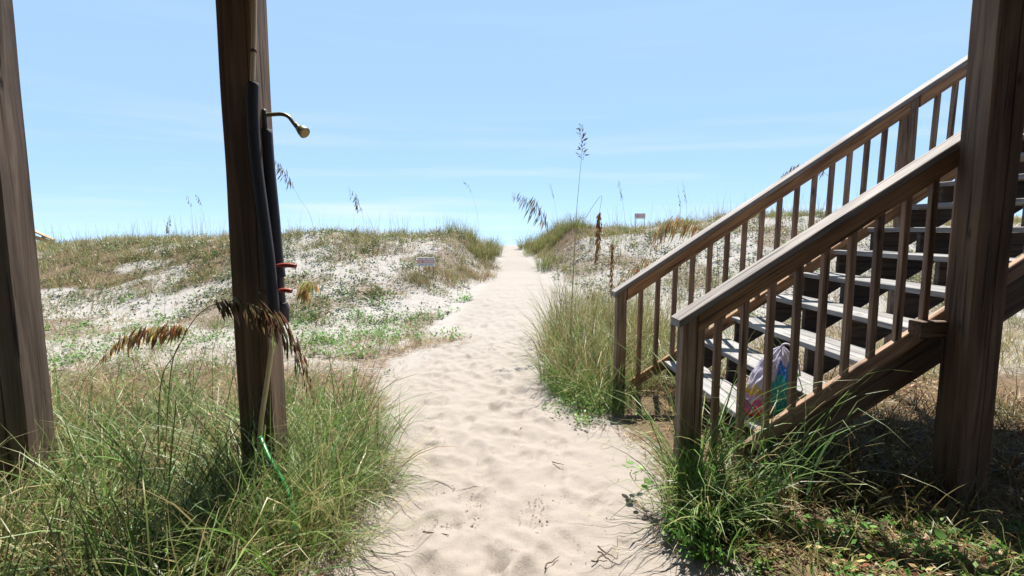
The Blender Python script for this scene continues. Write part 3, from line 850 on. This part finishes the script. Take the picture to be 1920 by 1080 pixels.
# --- clump around the foot of the near newel, right of the path
B = Batch()
def f_new(x, y): return sstep(.82, .98, x + .25 * (fbm(x * 3, y * 3, 2) - .5) + .25 * (y - 2.6)) * (1 - sstep(1.25, 1.65, x + .9 * (2.75 - y))) * (1 - sstep(2.86, 2.93, y)) * sstep(2.25, 2.5, y)
c = scatter(24, .75, 2.1, 2.25, 2.92, f_new, rng)
tufts(B, c, 12, (.34, .72), (.005, .010), [P(GREEN, 2), P(GREEN2, 2), P(BLUEG, 2), P(DARK, 1.5), P(STRAW, .8)], rng, .06, (.1, .5), (.7, 2.0), 6)
c = np.column_stack([rng.uniform(.88, 1.05, 12), rng.uniform(2.55, 2.85, 12)])
tufts(B, c, 20, (.32, .62), (.0045, .008), [P(GREEN2, 3), P(GREEN, 2), P(STRAW, .8), P(YELL, 1)], rng, .06, (.15, .6), (.8, 2.1), 6)
c = scatter(60, .8, 2.0, 2.3, 2.9, f_new, rng)
tufts(B, c, 18, (.10, .25), (.003, .005), [P(TAN, 2), P(STRAW, 1), P(RUST, 1), P(OLIVE, 1)], rng, .09, (.5, 1.4), (.1, .8), 4)
c = np.array([[1.93, 3.25], [1.98, 3.32], [1.88, 3.2]])
tufts(B, c, 12, (.65, .95), (.007, .012), [P(GREEN2, 3), P(GREEN, 2), P(BLUEG, 1)], rng, .05, (.0, .3), (.5, 1.9), 7)
c = np.array([[1.1, 2.9], [1.25, 2.86], [1.45, 2.85], [1.0, 2.84], [1.6, 2.8], [.98, 2.9], [1.04, 2.86]])
tufts(B, c, 15, (.6, 1.0), (.006, .010), [P(GREEN2, 3), P(GREEN, 2), P(BLUEG, 2), P(STRAW, .6)], rng, .06, (.05, .5), (.5, 1.9), 7)
# under the stairs and behind the big post
c = scatter(300, 1.35, 4.3, 2.62, 4.5, lambda x, y: .6 + 0 * x, rng)
tufts(B, c, 20, (.16, .42), (.0035, .008), [P(DARK, 2), P(OLIVE, 2), P(TAN, 2), P(RUST, 1)], rng, .12, (.2, 1.1), (.3, 1.4), 5)
c = scatter(70, 1.15, 2.7, 2.05, 2.58, lambda x, y: .6 + 0 * x, rng)
tufts(B, c, 12, (.08, .24), (.003, .0055), [P(GREEN2, 3), P(YELL, 2), P(STRAW, 2)], rng, .08, (.2, 1.0), (.3, 1.2), 4)
B.build('stair_foot_grass', M['grass'], 'long arching grass blades around the foot of the staircase', 'grass')

# --- clump beside the far newel and the belt behind the stairs
B = Batch()
def f_mid(x, y):
    e = np.interp(y, [4.3, 4.8, 5.5, 6.5, 7.5, 9], [.62, .36, .22, .30, .55, .75])
    return sstep(0, .2, x - e + .3 * (fbm(x * 3, y * 3, 2) - .5)) * (1 - .75 * sstep(1.0, 1.8, x))
def no_stairs(x, y):   # keep clear of the treads
    return 1 - ((y > 2.9) & (y < 4.78) & (x > .98)) * 1.0
c = scatter(170, .1, 2.2, 4.45, 7.6, lambda x, y: f_mid(x, y) * no_stairs(x, y), rng)
tufts(B, c, 26, (.30, .85), (.004, .009), [P(GREEN, 2.6), P(GREEN2, 2.6), P(OLIVE, 1.8), P(STRAW, 2.8), P(TAN, 2.4), P(RUST, 1.2), P(DARK, 1.2), P(YELL, 1)], rng, .10, (.05, .9), (.1, 1.5), 5)
c = scatter(60, .45, 1.9, 6.4, 9.0, lambda x, y: sstep(.05, .4, pathd(x, y)), rng)
tufts(B, c, 14, (.5, 1.0), (.004, .008), [P(GREEN2, 2), P(OLIVE, 2), P(STRAW, 3), P(TAN, 2)], rng, .10, (.02, .5), (.0, .9), 5)
c = scatter(90, .35, 1.2, 4.3, 5.2, lambda x, y: f_mid(x, y) * no_stairs(x, y), rng)
tufts(B, c, 26, (.15, .34), (.003, .005), [P(GREEN2, 3), P(GREEN, 2), P(YELL, 1.5)], rng, .08, (.2, .9), (.2, 1.1), 4)
c = scatter(420, 1.0, 9, 5.2, 11, lambda x, y: (.25 + .6 * (fbm(x, y, 3) > .48)) * no_stairs(x, y), rng)
tufts(B, c, 22, (.2, .5), (.004, .007), [P(OLIVE, 3), P(STRAW, 3), P(TAN, 2), P(RUST, 1.4), P(GREEN2, 2), P(YELL, 1.5)], rng, .14, (.1, .8), (.2, 1.1), 4)
c = scatter(90, 3.0, 6.5, 4.9, 8.5, lambda x, y: .7 + 0 * x, rng)
tufts(B, c, 26, (.2, .5), (.003, .006), [P(STRAW, 3), P(OLIVE, 2), P(TAN, 2)], rng, .12, (.1, .8), (.2, 1.1), 4)
B.build('path_side_grass', M['grass'], 'straw and green grass beside the far handrail and behind the staircase', 'grass')

# --- dune crest grass
B = Batch()
def crestY(x): return 15.2 + 1.2 * np.sin(x * .33 + 1) + 2 * sstep(4, 14, np.abs(x))
def f_crest(x, y):
    d = y - crestY(x)
    n = fbm(x * .9 + 4, y * .9, 3)
    band = sstep(-3.6, -1.2, d + 3.2 * (n - .5)) * (1 - sstep(1.5, 3, d))
    left = sstep(-4, -8, x) * sstep(9.0, 11.5, y + 2 * (n - .5)) * .8 * (1 - sstep(1.5, 3, d))
    return np.maximum(band, left) * sstep(.12, .4, pathd(x, y))
CR = [P(OLIVE, 3), P(YELL, 2), P(STRAW, 2.6), P(TAN, 2), P(GREEN, 1.4), P(RUST, .7)]
c = scatter(2900, -24, 16, 9, 20, f_crest, rng)
tufts(B, c, 15, (.14, .36), (.006, .012), CR, rng, .16, (.1, .7), (.1, .9), 3)
# taller tussocks flanking the gap
gap = np.array([[-.62, 15.0], [-.75, 15.6], [-.9, 14.6], [-.55, 16.2], [-1.1, 15.4], [-.7, 17.2], [-1.2, 16.3], [.62, 17.0], [.75, 16.2], [.95, 16.6], [.5, 17.8], [1.2, 15.8], [.75, 14.3], [.9, 14.0], [1.5, 16.2], [1.3, 17.0], [1.7, 15.6], [-1.5, 15.9]])
gap = np.concatenate([gap + rng.normal(0, .12, gap.shape) for _ in range(4)])
gap = gap[pathd(gap[:, 0], gap[:, 1]) > .06]
tufts(B, gap, 55, (.28, .62), (.005, .010), [P(OLIVE, 3), P(YELL, 3), P(STRAW, 2), P(GREEN, 1)], rng, .14, (.05, .5), (.2, .9), 4)
# sparse tall thin stems on the skyline
c = scatter(300, -20, 14, 14, 18.5, lambda x, y: f_crest(x, y), rng)
tufts(B, c, 2, (.35, .95), (.004, .006), [P(OLIVE, 2), P(STRAW, 2)], rng, .1, (.0, .25), (.0, .4), 3)
B.build('dune_crest_grass', M['grass'], 'olive and straw coloured grass along the crests of the dunes', 'grass')

# --- brown tussocks at the foot of the left dune, and scattered tufts
B = Batch()
def from_px(pts, n, jit, rng):
    out = []
    for px, py in pts:
        r = ray(px, py); t = 3.0
        while t < 40 and EYE + r.z * t > hz(r.x * t, t): t += .05
        out.append((r.x * t, t))
    o = np.array(out); return np.concatenate([o + rng.normal(0, jit, o.shape) for _ in range(n)])
c = from_px([(770, 522), (790, 528), (815, 522), (840, 526), (865, 522), (890, 520), (912, 518), (930, 522), (835, 512), (870, 508), (900, 505), (918, 500), (800, 535)], 7, .16, rng)
c = c[pathd(c[:, 0], c[:, 1]) > .03]
tufts(B, c, 34, (.14, .36), (.004, .008), [P(OLIVE, 2.4), P(TAN, 3), P(RUST, 1.6), P(STRAW, 2), P(YELL, 1.2), P(DARK, 1)], rng, .15, (.1, .9), (.2, 1.0), 4)
c = scatter(800, -13, -.4, 5.2, 14.5, lambda x, y: sstep(.1, .6, pathd(x, y)) * (.12 + .88 * sstep(.46, .6, fbm(x * .8 + 3, y * .8 + 8, 4))), rng)
tufts(B, c, 15, (.1, .36), (.003, .006), [P(OLIVE, 2), P(TAN, 3), P(RUST, 1.5), P(STRAW, 3), P(GREEN2, 1.4)], rng, .12, (.15, 1.0), (.1, .9), 4)
c = scatter(380, .8, 12, 9, 15, lambda x, y: sstep(.1, .6, pathd(x, y)) * (.2 + .8 * sstep(.45, .6, fbm(x * .8 + 3, y * .8 + 8, 4))), rng)
tufts(B, c, 14, (.1, .34), (.004, .008), [P(OLIVE, 3), P(TAN, 2), P(STRAW, 3), P(GREEN2, 1.2), P(YELL, 1)], rng, .13, (.15, 1.0), (.1, .9), 3)
c = scatter(330, -6.5, -.7, 4.4, 8.6, lambda x, y: sstep(.1, .5, pathd(x, y)) * (.15 + .85 * sstep(.40, .56, fbm(x * 1.1 + 1, y * 1.1 + 30, 3))), rng)
tufts(B, c, 20, (.06, .26), (.003, .006), [P(OLIVE, 2), P(TAN, 3), P(RUST, 2), P(STRAW, 2), P(GREEN2, 2), P(DARK, 1)], rng, .16, (.3, 1.4), (.1, .9), 4)
B.build('dune_tufts', M['grass'], 'scattered tan and olive grass tufts over the white dune faces', 'grass')

# --- leafy ground cover
def herbs(B, centers, per, size, pal, rng, spread, hgt=.10):
    n = len(centers); cnt = rng.poisson(per, n) + 2; idx = np.repeat(np.arange(n), cnt); N = len(idx)
    r = spread * np.sqrt(rng.random(N)); a = rng.random(N) * 6.283
    x = centers[idx, 0] + r * np.cos(a); y = centers[idx, 1] + r * np.sin(a)
    z = height(x, y) + rng.random(N) ** 1.5 * hgt * rng.uniform(.5, 1.3, n)[idx] + .006
    s = rng.uniform(*size, N)
    az = rng.random(N) * 6.283; tilt = rng.uniform(-.2, 1.0, N)
    f = np.stack([np.cos(az) * np.cos(tilt), np.sin(az) * np.cos(tilt), np.sin(tilt)], 1)
    sd = np.stack([-np.sin(az), np.cos(az), rng.normal(0, .3, N)], 1)
    b = np.stack([x, y, z], 1)
    V = np.stack([b, b + f * s[:, None] * .5 + sd * s[:, None] * .28, b + f * s[:, None], b + f * s[:, None] * .5 - sd * s[:, None] * .28], 1)
    Q = (np.arange(N) * 4)[:, None] + np.arange(4)[None]
    C = np.repeat(pick(pal, N, rng)[:, None], 4, 1)
    B.add(V.reshape(-1, 3), Q, None, C.reshape(-1, 3))
LG = (.065, .15, .025); LB = (.10, .22, .032); LO = (.07, .095, .035); LD = (.035, .052, .02)
B = Batch()
c = scatter(2600, -14, -.3, 8.2, 15.5, lambda x, y: sstep(.1, .7, pathd(x, y)) * (.25 + .75 * sstep(.40, .6, fbm(x * 1.1, y * 1.1 + 20, 3))), rng)
herbs(B, c, 9, (.03, .075), [P(LO, 3), P(LD, 2.5), P(OLIVE, 2), P(LG, 1), P(TAN, 1)], rng, .10, .12)
c = scatter(1500, .7, 11, 8.5, 15, lambda x, y: sstep(.1, .7, pathd(x, y)) * (.25 + .75 * sstep(.40, .6, fbm(x * 1.1, y * 1.1 + 20, 3))), rng)
herbs(B, c, 9, (.03, .075), [P(LO, 3), P(LD, 2), P(OLIVE, 2), P(LG, 1), P(TAN, 1)], rng, .10, .12)
green_px = [(590, 600), (560, 620), (760, 600), (720, 570), (620, 560), (330, 600), (290, 620), (390, 640), (610, 642), (640, 640), (665, 645), (690, 628), (710, 628), (735, 628), (755, 640), (640, 660), (655, 665), (842, 632), (700, 605), (680, 595), (800, 590), (860, 560), (150, 640), (130, 690), (160, 620), (240, 560), (100, 620)]
herbs(B, from_px(green_px, 12, .22, rng), 11, (.03, .06), [P(LB, 3), P(LG, 3), P(YELL, .6)], rng, .09, .09)
c = scatter(420, -6, -.9, 4.6, 9.0, lambda x, y: sstep(.1, .6, pathd(x, y)) * sstep(.45, .6, fbm(x * 1.3 + 7, y * 1.3, 3)), rng)
herbs(B, c, 12, (.02, .05), [P(LB, 2), P(LG, 3), P(LO, 2), P(OLIVE, 2)], rng, .12, .1)
herbs(B, np.column_stack([rng.normal(.62, .14, 40), rng.normal(4.55, .2, 40)]), 22, (.02, .04), [P(LB, 2), P(YELL, 2), P(LG, 2)], rng, .09, .14)
herbs(B, np.column_stack([rng.normal(.93, .05, 14), rng.normal(2.5, .08, 14)]), 30, (.03, .055), [P(LB, 2), P(LG, 3)], rng, .07, .16)
c = scatter(90, 1.05, 2.8, 2.05, 2.6, lambda x, y: .6 + 0 * x, rng)
herbs(B, c, 14, (.018, .045), [P(LB, 3), P(LG, 3), P(YELL, 1)], rng, .09, .06)
B.build('dune_herbs', M['leaf'], 'low leafy plants scattered over the sand and dune faces', 'ground cover')

# --- flat dry litter
B = Batch()
def lying(centers, L, W, pal, rng):
    N = len(centers); z = height(centers[:, 0], centers[:, 1]) + rng.uniform(.004, .03, N)
    B.add(*blades(np.column_stack([centers, z]), rng.uniform(*L, N), rng.uniform(*W, N), rng.uniform(1.25, 1.6, N), rng.uniform(-.2, .3, N), rng.random(N) * 6.283, pick(pal, N, rng), rng, 3))
c = scatter(9000, -4.5, -.6, 1.9, 7.4, lambda x, y: veg(x, y) * .9, rng)
lying(c, (.06, .22), (.003, .006), [P(TAN, 3), P(STRAW, 2), P(RUST, 2), P((.14, .085, .05), 2)], rng)
c = scatter(6000, .55, 5, 2.1, 7.0, lambda x, y: veg(x, y) * .9, rng)
lying(c, (.05, .2), (.003, .007), [P(TAN, 3), P(STRAW, 2), P(RUST, 2), P((.14, .085, .05), 2)], rng)
c = scatter(170, -1.2, 1.3, 2.2, 9, lambda x, y: (pathd(x, y) < .1) * (.15 + .85 * sstep(-.4, 0, pathd(x, y))), rng)
lying(c, (.03, .12), (.002, .0035), [P(TAN, 2), P(STRAW, 2), P(RUST, 1)], rng)
c = from_px([(800, 640), (815, 645), (830, 640), (790, 650), (845, 640)], 90, .14, rng)
lying(c, (.1, .28), (.003, .005), [P(TAN, 3), P(STRAW, 2), P(RUST, 1)], rng)
# small flakes of leaf litter beneath the stairs
c = scatter(2600, 1.2, 4.6, 2.05, 6.5, lambda x, y: .6 + 0 * x, rng)
herbs(B, c, 1, (.02, .05), [P(TAN, 3), P(RUST, 2.5), P(STRAW, 2), P((.5, .36, .26), 1)], rng, .05, .03)
B.build('dry_litter', M['litter'], 'dry stems and leaf litter lying on the sand', 'litter')

# crumbs of damp sand thrown up in the fresh footprints, and specks of debris on the path
def clods():
    V, T, C = [], [], []
    rg = np.random.default_rng(9)
    ico = [(0, 0, 1), (1, 0, 0), (0, 1, 0), (-1, 0, 0), (0, -1, 0), (0, 0, -1)]
    it = [(0, 1, 2), (0, 2, 3), (0, 3, 4), (0, 4, 1), (5, 2, 1), (5, 3, 2), (5, 4, 3), (5, 1, 4)]
    def put(x, y, s, col):
        z = hz(x, y) + s * .3; b = len(V); ang = rg.uniform(0, 1.5)
        for p in ico:
            q = np.array(p) * s * rg.uniform(.6, 1.3, 3)
            V.append((x + q[0] * math.cos(ang) - q[1] * math.sin(ang), y + q[0] * math.sin(ang) + q[1] * math.cos(ang), z + q[2] * .8)); C.append(col)
        for t in it: T.append(tuple(b + i for i in t))
    for px, py, n, sx, sy in ((895, 955, 90, .05, .09), (1007, 965, 80, .04, .10), (865, 985, 40, .09, .03), (815, 985, 30, .06, .05), (850, 925, 40, .1, .08)):
        r = ray(px, py); k = EYE / -r.z
        for _ in range(n):
            put(r.x * k + rg.normal(0, sx), k + rg.normal(0, sy), rg.uniform(.002, .006), np.array((.40, .34, .285)) * rg.uniform(.8, 1.15))
    for _ in range(420):
        y = 2.2 + 7 * rg.random() ** 1.6; c = np.interp(y, PY, PC); w = np.interp(y, PY, PW)
        x = c + rg.uniform(-1, 1) * w * 1.05
        put(x, y, rg.uniform(.002, .0045), np.array((.14, .11, .08)) * rg.uniform(.4, 1.8))
    o = link('sand_crumbs', np_mesh('sand_crumbs', V, None, T, np.array(C)), None, None, M['litter'])
    tag(o, 'crumbs of damp sand and specks of debris on the trodden path', 'sand crumbs', kind='stuff')
clods()

# ------------------------------------------------------------------ sea oats: each plant one thing
def sea_oat(base, pts, head_from, label, cols, nspk=46, slen=.032, droop=1.0, r=.0028, seed=0, group='sea oat stalks', sw=.13):
    """pts: world points of the stalk from base to tip; the seed head hangs on the last part"""
    rg = np.random.default_rng(seed + 50)
    b0 = Vector(base)
    t = thing('sea_oat', label, 'sea oat', b0, 0, group)
    q = smooth_pts([Vector(p) - b0 for p in pts], 10)
    rad = [r * (1 - .75 * i / (len(q) - 1)) for i in range(len(q))]
    link('stalk', tube_mesh('stalk', q, rad, 6), t, None, M['stalk'])
    n = len(q); i0 = int(head_from * (n - 1))
    V, Q, C = [], [], []
    for k in range(nspk):
        f = (k + .5) / nspk; i = i0 + f * (n - 1 - i0); j = int(i); u = i - j
        p = q[j].lerp(q[min(j + 1, n - 1)], u)
        tan = (q[min(j + 1, n - 1)] - q[max(j - 1, 0)]).normalized()
        env = math.sin(math.pi * min(1, .18 + f * .86)) ** .6
        s = slen * env * rg.uniform(.45, 1.25)
        side = Vector((rg.normal(), rg.normal(), rg.normal())); side -= tan * side.dot(tan); side.normalize()
        arm = p + side * s * rg.uniform(.1, .45) + tan * s * .2
        d = (tan * rg.uniform(.2, .5) + Vector((0, 0, -1)) * droop * rg.uniform(.7, 1.3) + side * rg.uniform(.05, .35)).normalized()
        w = d.orthogonal().normalized(); w = Quaternion(d, rg.uniform(0, 6.28)) @ w; w2 = d.cross(w)
        col = cols[rg.integers(len(cols))]; col = [c_ * rg.uniform(.75, 1.25) for c_ in col]
        m0 = len(V)
        V += [arm, arm + d * s * .45 + w * s * sw, arm + d * s, arm + d * s * .45 - w * s * sw, arm + d * s * .45 + w2 * s * sw * .6, arm + d * s * .45 - w2 * s * sw * .6]
        Q += [(m0, m0 + 1, m0 + 2, m0 + 3), (m0, m0 + 4, m0 + 2, m0 + 5)]
        C += [col] * 6
    me = np_mesh('seed_head', [tuple(v) for v in V], Q, None, np.array(C))
    link('seed_head', me, t, None, M['seed'])['kind'] = 'stuff'
    return t
DB = [(.17, .11, .06), (.26, .18, .10), (.11, .07, .045), (.38, .28, .16)]
GO = [(.44, .33, .15), (.36, .25, .10), (.50, .39, .20)]
BR = [(.29, .165, .07), (.21, .115, .05), (.35, .22, .10)]
PALE = [(.60, .48, .22), (.52, .42, .18)]
GY = [(.22, .19, .12), (.30, .26, .16), (.15, .13, .09)]
def grounded(px, py, Y):
    p = at(px, py, Y); return Vector((p.x, Y, hz(p.x, Y) - .03))
def oat(pxs, Y, head, label, cols, gx=None, **kw):
    g = grounded(*(gx if gx else (pxs[0][0], pxs[0][1])), Y)
    pts = [g] + [at(x, y, Y + (z[0] if z else 0)) for x, y, *z in pxs[0 if gx else 1:]]
    return sea_oat(g, pts, head, label, cols, **kw)
oat([(300, 735), (330, 660), (372, 590), (425, 566), (490, 580), (545, 640), (605, 782)], 2.62, .52, 'drooping dark seed head of sea oat hanging in front of the shower post', DB, gx=(290, 900), nspk=300, slen=0.1, r=.0035, seed=1, sw=0.085)
oat([(320, 700), (345, 630), (335, 612), (280, 618), (225, 640), (176, 692)], 2.75, .40, 'golden brown sea oat head arching left over the foreground grass', [(.52, .38, .18), (.38, .26, .12), (.60, .47, .25), (.24, .15, .07)], gx=(300, 900), nspk=230, slen=0.085, r=.0035, seed=2, sw=0.1)
oat([(562, 650), (577, 585), (588, 540), (575, 532), (562, 560)], 4.4, .60, 'pale yellow sea oat tuft on a thin stem right of the shower valves', PALE, gx=(548, 720), nspk=150, slen=0.13, seed=3, sw=0.07)
oat([(588, 430), (560, 370), (535, 325), (514, 298)], 7.5, .62, 'feathery grey sea oat leaning out from behind the shower pipe', GY, gx=(600, 470), nspk=60, slen=0.11, seed=4, sw=0.09)
oat([(682, 420), (676, 395), (668, 372), (652, 349)], 9.0, .5, 'lone small sea oat head above the middle of the left dune crest', GY, gx=(686, 450), nspk=40, slen=0.1, r=.002, seed=5, sw=0.1)
oat([(362, 430), (358, 390), (350, 364)], 12, .7, 'left of the two thin sea oats above the dune between the two left posts', GY, gx=(364, 450), nspk=18, slen=.07, seed=6)
oat([(385, 420), (378, 395), (376, 380), (367, 363)], 12, .7, 'right of the two thin sea oats above the dune between the two left posts', GY, gx=(388, 450), nspk=18, slen=.07, seed=7)
oat([(312, 455), (314, 430), (318, 402)], 9, .55, 'short dark upright sea oat on the skyline of the far left dune', GY, gx=(306, 560), nspk=34, slen=.07, seed=8)
oat([(1078, 440), (1086, 340), (1091, 280), (1087, 230)], 6.3, .66, 'tallest sea oat, upright dark head against the sky right of the path', [(.10, .085, .06), (.16, .13, .09)], gx=(1068, 560), nspk=60, slen=0.075, droop=.2, r=.004, seed=9, sw=0.13)
oat([(1045, 500), (1032, 455), (1022, 412), (1000, 378), (958, 360)], 6.6, .58, 'sea oat with a fan of hanging spikelets leaning left over the path gap', GY, gx=(1056, 600), nspk=80, slen=0.17, r=.003, seed=10, sw=0.055)
oat([(1080, 440), (1100, 405), (1127, 367), (1124, 400), (1121, 450), (1116, 500)], 5.9, .66, 'brown sea oat head hanging straight down from a snapped stem', BR, gx=(1070, 600), nspk=240, slen=0.06, droop=.9, r=.0035, seed=11, sw=0.15)
oat([(1147, 520), (1148, 450), (1147, 490), (1146, 562)], 5.2, .62, 'rust brown sea oat head hanging beside the end of the far handrail', BR, gx=(1150, 690), nspk=200, slen=0.05, r=.003, seed=12, sw=0.15)
oat([(1345, 470), (1330, 440), (1290, 414), (1250, 422), (1213, 470)], 5.6, .42, 'large golden sea oat plume arching left behind the far handrail', GO, gx=(1352, 620), nspk=170, slen=0.17, r=.0035, seed=13, sw=0.06)
oat([(1270, 510), (1248, 486), (1215, 487), (1180, 510), (1152, 540)], 5.4, .42, 'lower golden sea oat plume just above the far handrail end', GO, gx=(1282, 640), nspk=130, slen=0.11, r=.003, seed=14, sw=0.07)
oat([(1545, 420), (1560, 345), (1530, 315), (1495, 312), (1462, 335)], 5.9, .5, 'dark sea oat plume drooping over the middle of the far handrail', [(.20, .14, .09), (.28, .19, .12)], gx=(1535, 620), nspk=90, slen=0.12, r=.003, seed=15, sw=0.09)
oat([(1172, 425), (1168, 385), (1165, 360), (1159, 336)], 10, .6, 'thin sea oat on the skyline left of the far sign', GY, gx=(1174, 460), nspk=26, slen=.07, seed=16)
oat([(1276, 405), (1275, 380), (1270, 350)], 11, .55, 'left of two small sea oats on the right dune skyline', GY, gx=(1278, 450), nspk=22, slen=.06, seed=17)
oat([(1288, 405), (1285, 370), (1279, 337)], 11, .55, 'right of two small sea oats on the right dune skyline', GY, gx=(1290, 450), nspk=22, slen=.06, seed=18)
oat([(1044, 420), (1040, 380), (1036, 360), (1030, 342)], 10, .62, 'thin sea oat rising behind the fan shaped one at the path gap', GY, gx=(1046, 460), nspk=22, slen=.06, r=.002, seed=19)
oat([(898, 430), (890, 380), (880, 352), (868, 338)], 12, .66, 'faint thin sea oat above the left side of the path gap', GY, gx=(900, 470), nspk=18, slen=.06, r=.002, seed=20)

# ------------------------------------------------------------------ round-leaved creeper by the newel and at the lower right
def creeper(px, py, pts, nleaf, size, label, seed, zoff=.02):
    rg = np.random.default_rng(seed)
    r = ray(px, py); k = (EYE - .08) / -r.z; b0 = Vector((r.x * k, k, hz(r.x * k, k)))
    t = thing('creeper_plant', label, 'creeper', b0, 0, 'round leaved creepers')
    q = []
    for a, b in pts:
        x, y = b0.x + a, b0.y + b; q.append(Vector((a, b, hz(x, y) - b0.z + zoff + rg.uniform(0, .04))))
    q = smooth_pts(q, 6)
    link('stem', tube_mesh('stem', q, .0025, 6), t, None, M['stalk'])
    for i in range(nleaf):
        p = q[int((i + .5) / nleaf * (len(q) - 1))]
        s = size * rg.uniform(.7, 1.3); nn = 9
        V = [(0, 0, -.15 * s)] + [(s * math.cos(6.283 * j / nn) * (1 + .1 * math.sin(3 * j)), s * .9 * math.sin(6.283 * j / nn), rg.uniform(-.06, .06) * s) for j in range(nn)]
        T = [(0, 1 + j, 1 + (j + 1) % nn) for j in range(nn)]
        col = np.array([(.12, .26, .04), (.16, .30, .06), (.09, .19, .04), (.38, .36, .06)][rg.choice(4, p=[.35, .3, .25, .1])]) * rg.uniform(.8, 1.2)
        me = np_mesh('leaf', V, None, T, np.repeat(col[None], nn + 1, 0))
        off = Vector((rg.normal(0, .03), rg.normal(0, .03), rg.uniform(.015, .06)))
        m4 = Matrix.Translation(p + off) @ Matrix.Rotation(rg.uniform(-.7, .9), 4, 'X') @ Matrix.Rotation(rg.uniform(-.7, .7), 4, 'Y') @ Matrix.Rotation(rg.uniform(0, 6.28), 4, 'Z')
        link('leaf', me, t, m4, M['leaf'])
creeper(1210, 930, [(-.03, .22), (-.06, .12), (-.02, .02), (.02, -.06)], 12, .022, 'round leaved creeper at the path edge left of the near newel grass', 1, .10)
creeper(1400, 1000, [(-.05, .1), (.05, .05), (.16, .08), (.26, -.02)], 14, .020, 'round leaved creeper in the striped sunlight below the stairs', 2)
creeper(1560, 1020, [(-.12, .02), (0, .06), (.12, .0), (.24, .03)], 14, .021, 'round leaved creeper in the middle of the sunny lower right patch', 3)
creeper(1730, 1050, [(-.12, .03), (0, .0), (.12, .03)], 9, .02, 'round leaved creeper near the foot of the big right post', 4)

# ------------------------------------------------------------------ twigs on the path
def twig(px, py, L, ang, label, seed):
    rg = np.random.default_rng(seed); r = ray(px, py); k = EYE / -r.z; x, y = r.x * k, k
    b0 = Vector((x, y, hz(x, y) + .008))
    pts = [Vector((math.cos(ang) * L * f + rg.normal(0, L * .03), math.sin(ang) * L * f + rg.normal(0, L * .03), .006 + abs(rg.normal(0, .006)))) for f in np.linspace(0, 1, 5)]
    o = link('twig', tube_mesh('twig', smooth_pts(pts, 3), [.0045 * (1 - .6 * i / 12) for i in range(13)], 6), None, Matrix.Translation(b0), M['twig'])
    tag(o, label, 'twig', 'twigs lying on the sand path')
twig(1035, 875, .09, -.5, 'short dark twig in the middle of the path', 1)
twig(1022, 1072, .12, .9, 'dark twig at the bottom edge of the path', 2)
twig(790, 1000, .16, -.3, 'longer dark twig at the left path edge beside the grass', 3)
twig(1110, 1060, .10, .6, 'dark twig on the lower right of the path', 4)
twig(975, 815, .035, 1.2, 'tiny dark twig standing up in the middle of the path', 5)
twig(1120, 1035, .11, -.8, 'forked looking brown twig near the right path edge', 6)
